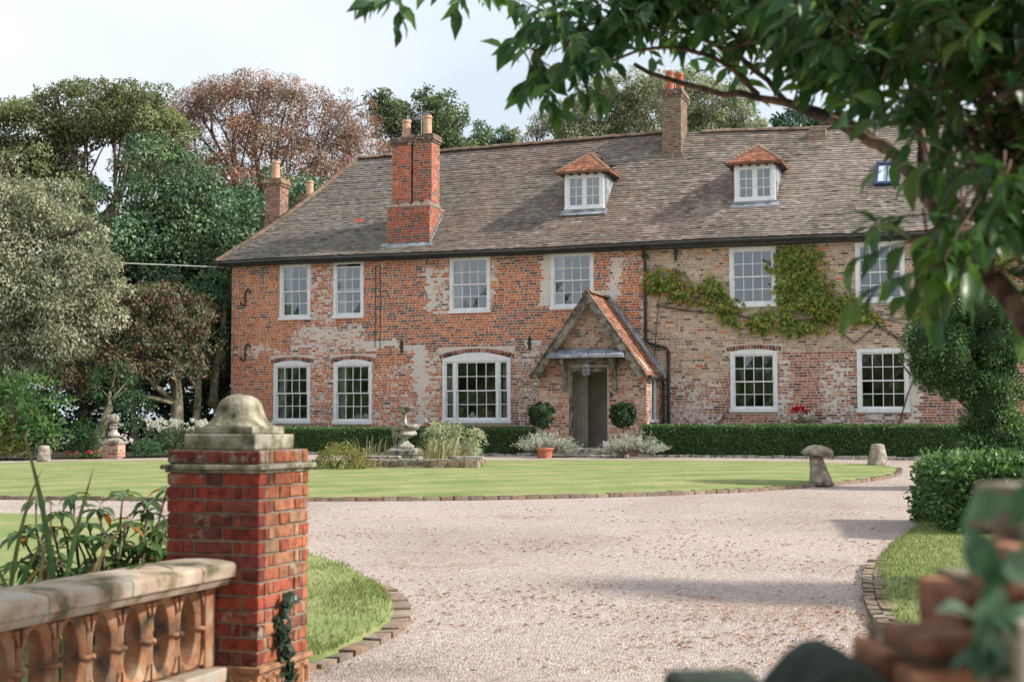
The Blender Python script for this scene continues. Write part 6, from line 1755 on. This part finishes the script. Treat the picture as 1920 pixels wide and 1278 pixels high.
# ------------------------------------------------------------------ big leaved tree overhanging from the right foreground
ct = empty('cherry_tree', (2.1, 3.3, gz(3.3))); tag(ct, 'large leaved cherry tree reaching over the drive from the right', 'tree')
CO = Vector((2.1, 3.3, gz(3.3)))
rr = random.Random(47)
PATHS = {'limb': [(1.75, 3.6, .55), (1.58, 3.9, .92), (1.49, 4.1, 1.15), (1.47, 4.4, 1.32), (1.45, 4.7, 1.51), (1.44, 5.0, 1.71), (1.4, 5.3, 1.89), (1.31, 5.5, 2.01), (1.19, 5.8, 2.15), (1.05, 6.0, 2.25), (0.87, 6.2, 2.32), (0.73, 6.4, 2.42), (0.58, 6.5, 2.51)],
         'b': [(1.4, 5.3, 1.89), (1.32, 5.6, 2.06), (1.18, 6.0, 2.22), (1.11, 6.1, 2.34), (0.98, 6.3, 2.51), (0.82, 6.5, 2.66)],
         'c': [(1.45, 4.7, 1.51), (1.46, 5, 1.78), (1.5, 5.2, 2.06), (1.46, 5.5, 2.36), (1.46, 5.7, 2.66), (1.4, 5.9, 3.0)],
         'd': [(1.46, 4.5, 1.4), (1.4, 4.2, 1.64), (1.37, 4.4, 1.82), (1.35, 4.8, 1.9)],
         'e': [(1.05, 6.0, 2.25), (0.86, 6.1, 2.44), (0.64, 6.2, 2.51), (0.37, 6.1, 2.41), (0.23, 6.1, 2.29)],
         'f': [(0.82, 6.5, 2.66), (0.54, 6.4, 2.69), (0.29, 6.3, 2.63), (0.12, 6.2, 2.49)],
         'g': [(.54, 6.4, 2.69), (.2, 6.2, 2.85), (-.2, 6.05, 2.86), (-.42, 6.0, 2.76), (-.5, 6.0, 2.66)],
         'h': [(-.1, 6.1, 2.86), (-.17, 6.0, 2.78), (-.18, 6.0, 2.72)],
         'i': [(1.9, 3.5, 1.6), (1.6, 3.3, 1.7), (1.3, 3.2, 1.66), (1.1, 3.2, 1.6)], 'j': [(2.0, 3.4, 1.9), (2.2, 4.2, 2.6), (2.6, 5.0, 3.1), (2.9, 6.2, 3.4)], 'k': [(1.75, 3.5, 1.2), (1.4, 3.1, 1.3), (1.05, 2.8, 1.3)]}
RAD = {'limb': (.042, .010), 'b': (.022, .008), 'c': (.024, .007), 'd': (.02, .008), 'e': (.013, .004), 'f': (.010, .003), 'g': (.007, .002), 'h': (.004, .002), 'i': (.02, .006), 'j': (.06, .02), 'k': (.018, .005)}
tk = MB(); tk.tube([(0, 0, -.1), (-.02, .05, .6), (-.05, .1, 1.2), (-.08, .1, 2.0), (-.1, .1, 2.7)], [.17, .13, .11, .10, .09], 10); tk.build('trunk', M['bark_red'], ct, smooth=True)
for kx, pth in PATHS.items():
    q = spline(pth, False, .08); a, b = RAD[kx]
    k = MB(); m = len(q)
    k.tube([Vector(p) - CO + Vector((rr.gauss(0, .006), rr.gauss(0, .006), rr.gauss(0, .006))) for p in q], [(a + (b - a) * i / (m - 1)) * rr.uniform(.93, 1.07) for i in range(m)], 7)
    k.build('branch', M['bark_red'], ct, smooth=True)
# x, y, z, r, sprigs, gloss side
CB = [(0.18, 6.20, 2.56, 0.14, 9), (0.10, 6.20, 2.42, 0.10, 6), (0.28, 6.00, 2.42, 0.12, 7), (0.25, 6.00, 2.32, 0.07, 4), (0.31, 6.20, 2.63, 0.17, 9), (0.14, 6.40, 2.72, 0.08, 3), (0.45, 6.20, 2.65, 0.17, 11), (0.67, 6.50, 2.71, 0.19, 13), (0.92, 6.50, 2.74, 0.22, 16), (1.08, 6.20, 2.58, 0.21, 16), (0.84, 6.50, 2.54, 0.12, 5), (0.68, 6.20, 2.36, 0.05, 2), (1.01, 6.20, 2.41, 0.14, 8), (1.23, 6.00, 2.46, 0.22, 20), (1.18, 6.00, 2.34, 0.11, 7), (1.34, 5.50, 2.39, 0.24, 20), (1.34, 5.50, 2.13, 0.16, 14), (1.37, 6.00, 2.27, 0.13, 10), (1.41, 5.00, 2.21, 0.22, 20), (1.46, 5.00, 2.02, 0.15, 13), (1.38, 5.20, 1.92, 0.08, 4), (1.34, 4.20, 2.02, 0.19, 20), (1.44, 4.20, 1.80, 0.15, 14), (1.40, 4.20, 1.62, 0.10, 7), (1.50, 4.30, 1.98, 0.21, 14), (1.52, 4.30, 1.68, 0.19, 12), (1.52, 4.30, 1.44, 0.15, 9), (1.28, 4.00, 1.42, 0.08, 6), (1.48, 4.30, 1.29, 0.08, 5), (1.33, 4.60, 1.50, 0.05, 2), (1.36, 5.20, 1.76, 0.04, 1), (1.31, 5.40, 1.92, 0.05, 2), (1.24, 4.50, 1.47, 0.06, 2), (1.27, 4.30, 1.37, 0.06, 3), (1.10, 4.00, 1.29, 0.04, 1), (1.34, 3.70, 1.47, 0.12, 6), (1.61, 4.30, 1.29, 0.07, 2), (1.65, 4.30, 1.85, 0.26, 14), (0.82, 6.30, 2.98, 0.35, 30), (1.31, 5.80, 2.84, 0.38, 34), (1.46, 4.50, 2.42, 0.34, 36), (0.46, 6.30, 2.92, 0.21, 12), (1.20, 5.30, 2.55, 0.25, 16), (1.55, 3.80, 2.20, 0.40, 30), (1.20, 5.00, 2.35, 0.20, 14), (1.05, 5.80, 2.60, 0.20, 14), (1.36, 4.40, 2.08, 0.15, 12), (1.36, 4.30, 1.87, 0.17, 10), (1.25, 5.60, 2.30, 0.16, 14),
      (2.40, 5.00, 3.00, 0.80, 40), (2.90, 6.60, 3.50, 0.80, 26), (2.20, 4.00, 2.60, 0.70, 34), (3.60, 7.40, 3.10, 0.70, 16), (2.00, 6.60, 3.40, 0.50, 12), (-.50, 6.0, 2.69, .04, 3), (-.20, 6.0, 2.74, .05, 3), (1.0, 6.0, 2.78, .3, 26), (1.35, 5.4, 2.55, .3, 28), (1.5, 4.7, 2.25, .3, 30), (1.62, 4.4, 1.95, .25, 26), (1.66, 4.3, 1.66, .18, 10), (.8, 6.3, 2.80, .25, 20), (.55, 6.3, 2.78, .2, 16), (1.2, 5.7, 2.6, .25, 22), (1.68, 4.2, 1.38, .14, 7), (1.5, 4.6, 1.85, .2, 16), (1.58, 4.4, 2.1, .22, 18), (1.58, 4.3, 1.58, .13, 6), (1.15, 5.9, 2.75, .25, 16), (.75, 6.2, 2.85, .25, 14), (1.45, 5.3, 2.6, .25, 16), (1.58, 4.2, 1.34, .12, 5), (.6, 4.2, 3.6, .8, 46), (-0.72, 4.30, 4.37, 1.07, 45), (0.20, 2.20, 3.20, 0.90, 50), (-1.40, 4.60, 3.90, 0.70, 36), (1.60, 2.20, 3.00, 0.80, 40), (-0.20, 5.40, 3.90, 0.70, 30)]  # closing blobs: unseen overhead crown added to block sky light at the gate
CM = [leaf_mesh('c%d' % i, c) for i, c in enumerate([(.055, .13, .035), (.08, .17, .045), (.04, .095, .03), (.11, .20, .05), (.05, .12, .05)])]
CC = np.array([(.045, .115, .04), (.065, .15, .045), (.032, .08, .03), (.09, .18, .05), (.05, .125, .06)])
recs = []; tgm = MB()
hub = [Vector(p) for q in PATHS.values() for p in spline(q, False, .15)]
for (bx, by, bz, br, ns_) in CB:
    for s in range(ns_):
        d = Vector((rr.gauss(0, 1), rr.gauss(0, 1), rr.gauss(0, 1))).normalized() * br * rr.random() ** .45
        p = Vector((bx, by, bz)) + d
        near = min(hub, key=lambda h: (h - p).length)
        if bx > .5 and by > 4.45:
            lz = np.interp(p.y, [3.6, 4.1, 4.7, 5.3, 5.8, 6.2, 6.5], [.55, 1.15, 1.51, 1.89, 2.15, 2.32, 2.5])
            if p.z < lz + .13 and rr.random() < .92: continue
            if p.z < lz + .34: hang = .25
            else: hang = 1.0
        else: hang = 1.0
        ax = (p - near); ax = (ax.normalized() if ax.length > .01 else Vector((0, 0, -1))) + Vector((rr.gauss(0, .4), rr.gauss(0, .4), rr.gauss(-.2, .4))); ax.normalize()
        e = p + ax * rr.uniform(.10, .2) + Vector((0, 0, -.03)); st_ = p - ax * min(.16, (p - near).length * .6)
        pth = [st_, p, p.lerp(e, .5) + Vector((0, 0, .01)), e]
        tgm.tube([v - CO for v in pth], [.004, .0035, .0025, .0015], 4)
        m = rr.randrange(5, 10)
        for k_ in range(m):
            t = k_ / (m - 1); q = p.lerp(e, t); a = k_ * 2.4 + rr.uniform(-.4, .4)
            sd_ = ax.orthogonal().normalized(); s2 = ax.cross(sd_)
            dr = (sd_ * math.cos(a) + s2 * math.sin(a)) * .55 + ax * .45 + Vector((rr.gauss(0, .2), rr.gauss(0, .2), -rr.uniform(.25, 1.0) * hang if by > 4.9 else -rr.uniform(-.1, .7)))
            nn = Vector((rr.gauss(0, .35), rr.gauss(0, .35), 1)) if by < 4.9 else Vector((rr.gauss(.2, .5), rr.gauss(-.5, .5), .6))
            ln = rr.uniform(.070, .140); recs.append((q, dr, nn, ln, ln * rr.uniform(.36, .46)))
tag(tgm.build('twigs', M['bark_red'], ct), kind='stuff')
def shows(q):
    zc = q[1]; px = 960 + 2667 * q[0] / zc; py = 795 - 2667 * (q[2] - EYE) / zc
    return px < 1900 and py > 10
vis = sorted([i for i, t in enumerate(recs) if shows(t[0])], key=lambda i: recs[i][0][1] - recs[i][3])[:298]
vs_ = set(vis)
for i in vis:
    q, dr, nn, ln, wd = recs[i]; place_leaf(ct, CM[rr.randrange(5)], q - CO, dr, nn, ln, wd * 1.05)
rest = [t for i, t in enumerate(recs) if i not in vs_]
r = np.random.default_rng(301); n = len(rest)
tag(leaves('foliage', M['leaf_gloss'], np.array([tuple(t[0] - CO) for t in rest]), np.array([tuple(t[1]) for t in rest]), np.array([tuple(t[2]) for t in rest]), np.array([t[3] for t in rest]), np.array([t[4] for t in rest]), CC[r.integers(0, 5, n)] * r.uniform(.75, 1.3, (n, 1)), ct, T_LEAF, True), kind='stuff')

# ------------------------------------------------------------------ broken brick wall end, very near on the right
rw = empty('ruined_wall', (.75, 1.9, gz(1.9))); tag(rw, 'crumbling brick wall end with ivy very close at the lower right', 'wall')
RO = np.array((.75, 1.9, gz(1.9)))
random.seed(61)
k = MB(); k.box(.60 - RO[0], 1.3 - RO[0], 1.70 - RO[1], 2.05 - RO[1], 0, .64 - RO[2], (.20, .17, .12, .3), .006); k.build('wall_core', M['mortar'], rw)
k = MB(); k.box(.50 - RO[0], .599 - RO[0], 1.74 - RO[1], 2.0 - RO[1], 0, .575 - RO[2], (.20, .17, .12, .3), .006); k.build('wall_core', M['mortar'], rw)
RP = [(.52, .24, .14), (.46, .20, .11), (.50, .36, .26), (.46, .39, .30), (.38, .17, .10)]
def rb(x0, x1, y0, y1, z0, z1, c, rot=0):
    mb = MB(); mb.box(-(x1 - x0) / 2, (x1 - x0) / 2, -(y1 - y0) / 2, (y1 - y0) / 2, -(z1 - z0) / 2, (z1 - z0) / 2, (*c, random.uniform(0, .4)), .006)
    o = mb.build('brick', M['pier_brick'], rw, bevel=.008); o.location = ((x0 + x1) / 2 - RO[0], (y0 + y1) / 2 - RO[1], (z0 + z1) / 2 - RO[2]); o.rotation_euler = (random.uniform(-.05, .05), random.uniform(-.06, .06), rot)
for z_ in np.arange(.64 - .075, -.7, -.075):
    x_ = .575 + random.uniform(0, .02)
    while x_ < 1.25:
        w = random.choice((.215, .105)); rb(x_, x_ + w, 1.675, 1.78, z_ + .004, z_ + .070, RP[random.randrange(5)]); x_ += w + .01
    rb(.565, .62, 1.80, 2.0, z_ + .004, z_ + .07, RP[random.randrange(5)])
    if z_ < .52: rb(.475, .575, 1.70, 1.80, z_ + .004, z_ + .07, RP[random.randrange(5)]); rb(.47, .50, 1.82, 2.0, z_ + .004, z_ + .07, RP[random.randrange(5)])
rb(.58, .80, 1.70, 1.82, .645, .70, (.40, .20, .13), .06); rb(.70, .93, 1.78, 1.9, .70, .76, (.33, .19, .14), -.06); rb(.66, .78, 1.84, 1.95, .645, .71, (.40, .30, .22), .3); rb(.78, 1.0, 1.72, 1.84, .70, .77, (.30, .15, .11), .05); rb(.475, .57, 1.72, 1.83, .575, .60, (.30, .15, .10), .1)
rb(.62, .75, 1.80, 1.92, .71, .77, (.34, .28, .22), .4); rb(.64, .70, 1.74, 1.80, .70, .735, (.33, .29, .23), .5)
k = MB(); k.box(-.012, .012, -.04, .04, -.25, .0, None, .003); o = k.build('stone_jamb', M['plaster'], rw, bevel=.006); o.location = (.582 - RO[0], 1.66 - RO[1], .63 - RO[2])
iv2 = empty('ivy', tuple(RO)); tag(iv2, 'blurred blue green ivy trailing over the near brick wall end', 'ivy')
r = np.random.default_rng(311)
pts = []
for (x_, y_, z_, s, n) in ((.66, 1.5, .79, .02, 4), (.60, 1.55, .77, .015, 3), (.68, 1.5, .74, .02, 3), (.555, 1.66, .67, .012, 3), (.55, 1.66, .63, .012, 4), (.552, 1.66, .59, .012, 4), (.60, 1.64, .765, .02, 4), (.64, 1.62, .80, .02, 3), (.57, 1.66, .70, .012, 2)):
    pts.append(np.array((x_, y_, z_)) + r.normal(0, s, (n, 3)))
pts = np.concatenate(pts) - RO; n = len(pts)
IM = [leaf_mesh('i%d' % i, c) for i, c in enumerate([(.11, .20, .13), (.19, .29, .22), (.05, .12, .07)])]
for i in range(n):
    place_leaf(iv2, IM[i % 3], Vector(pts[i]), (r.normal(0, .7), r.normal(-.3, .4), r.normal(-.5, .5)), (r.normal(.2, .4), -.5 + r.normal(0, .4), .8), r.uniform(.045, .075), r.uniform(.035, .055))
k = MB(); k.tube([tuple(np.array(p) - RO) for p in ((.72, 1.75, .80), (.62, 1.69, .74), (.57, 1.68, .64), (.555, 1.67, .52), (.55, 1.67, .35))], .005, 5); k.build('stem', M['bark'], iv2)
dk = empty('mossy_coping', (.41, 1.85, gz(1.85))); tag(dk, 'dark green mossy rounded coping stone, blurred at the bottom right', 'coping')
DO = np.array((.41, 1.85, gz(1.85)))
k = MB(); k.prism([(-.075, -.2), (.08, -.2), (.08, -.01), (.068, .012), (.045, .040), (.015, .055), (-.01, .054), (-.035, .036), (-.06, .008), (-.075, -.012)], -.12, .14)
o = k.build('coping_stone', M['darkmoss'], dk, bevel=.01); o.location = (0, 0, .500 - DO[2])
k = MB(); k.box(-.3, .08, -.05, .18, 0, .36 - DO[2], None, .01); k.build('wall_base', M['darkmoss'], dk, bevel=.01)
k = MB(); k.box(-.205, -.09, -.06, .06, .3 - DO[2], .530 - DO[2], None, .006); k.build('coping_stone', M['darkmoss'], dk, bevel=.012)
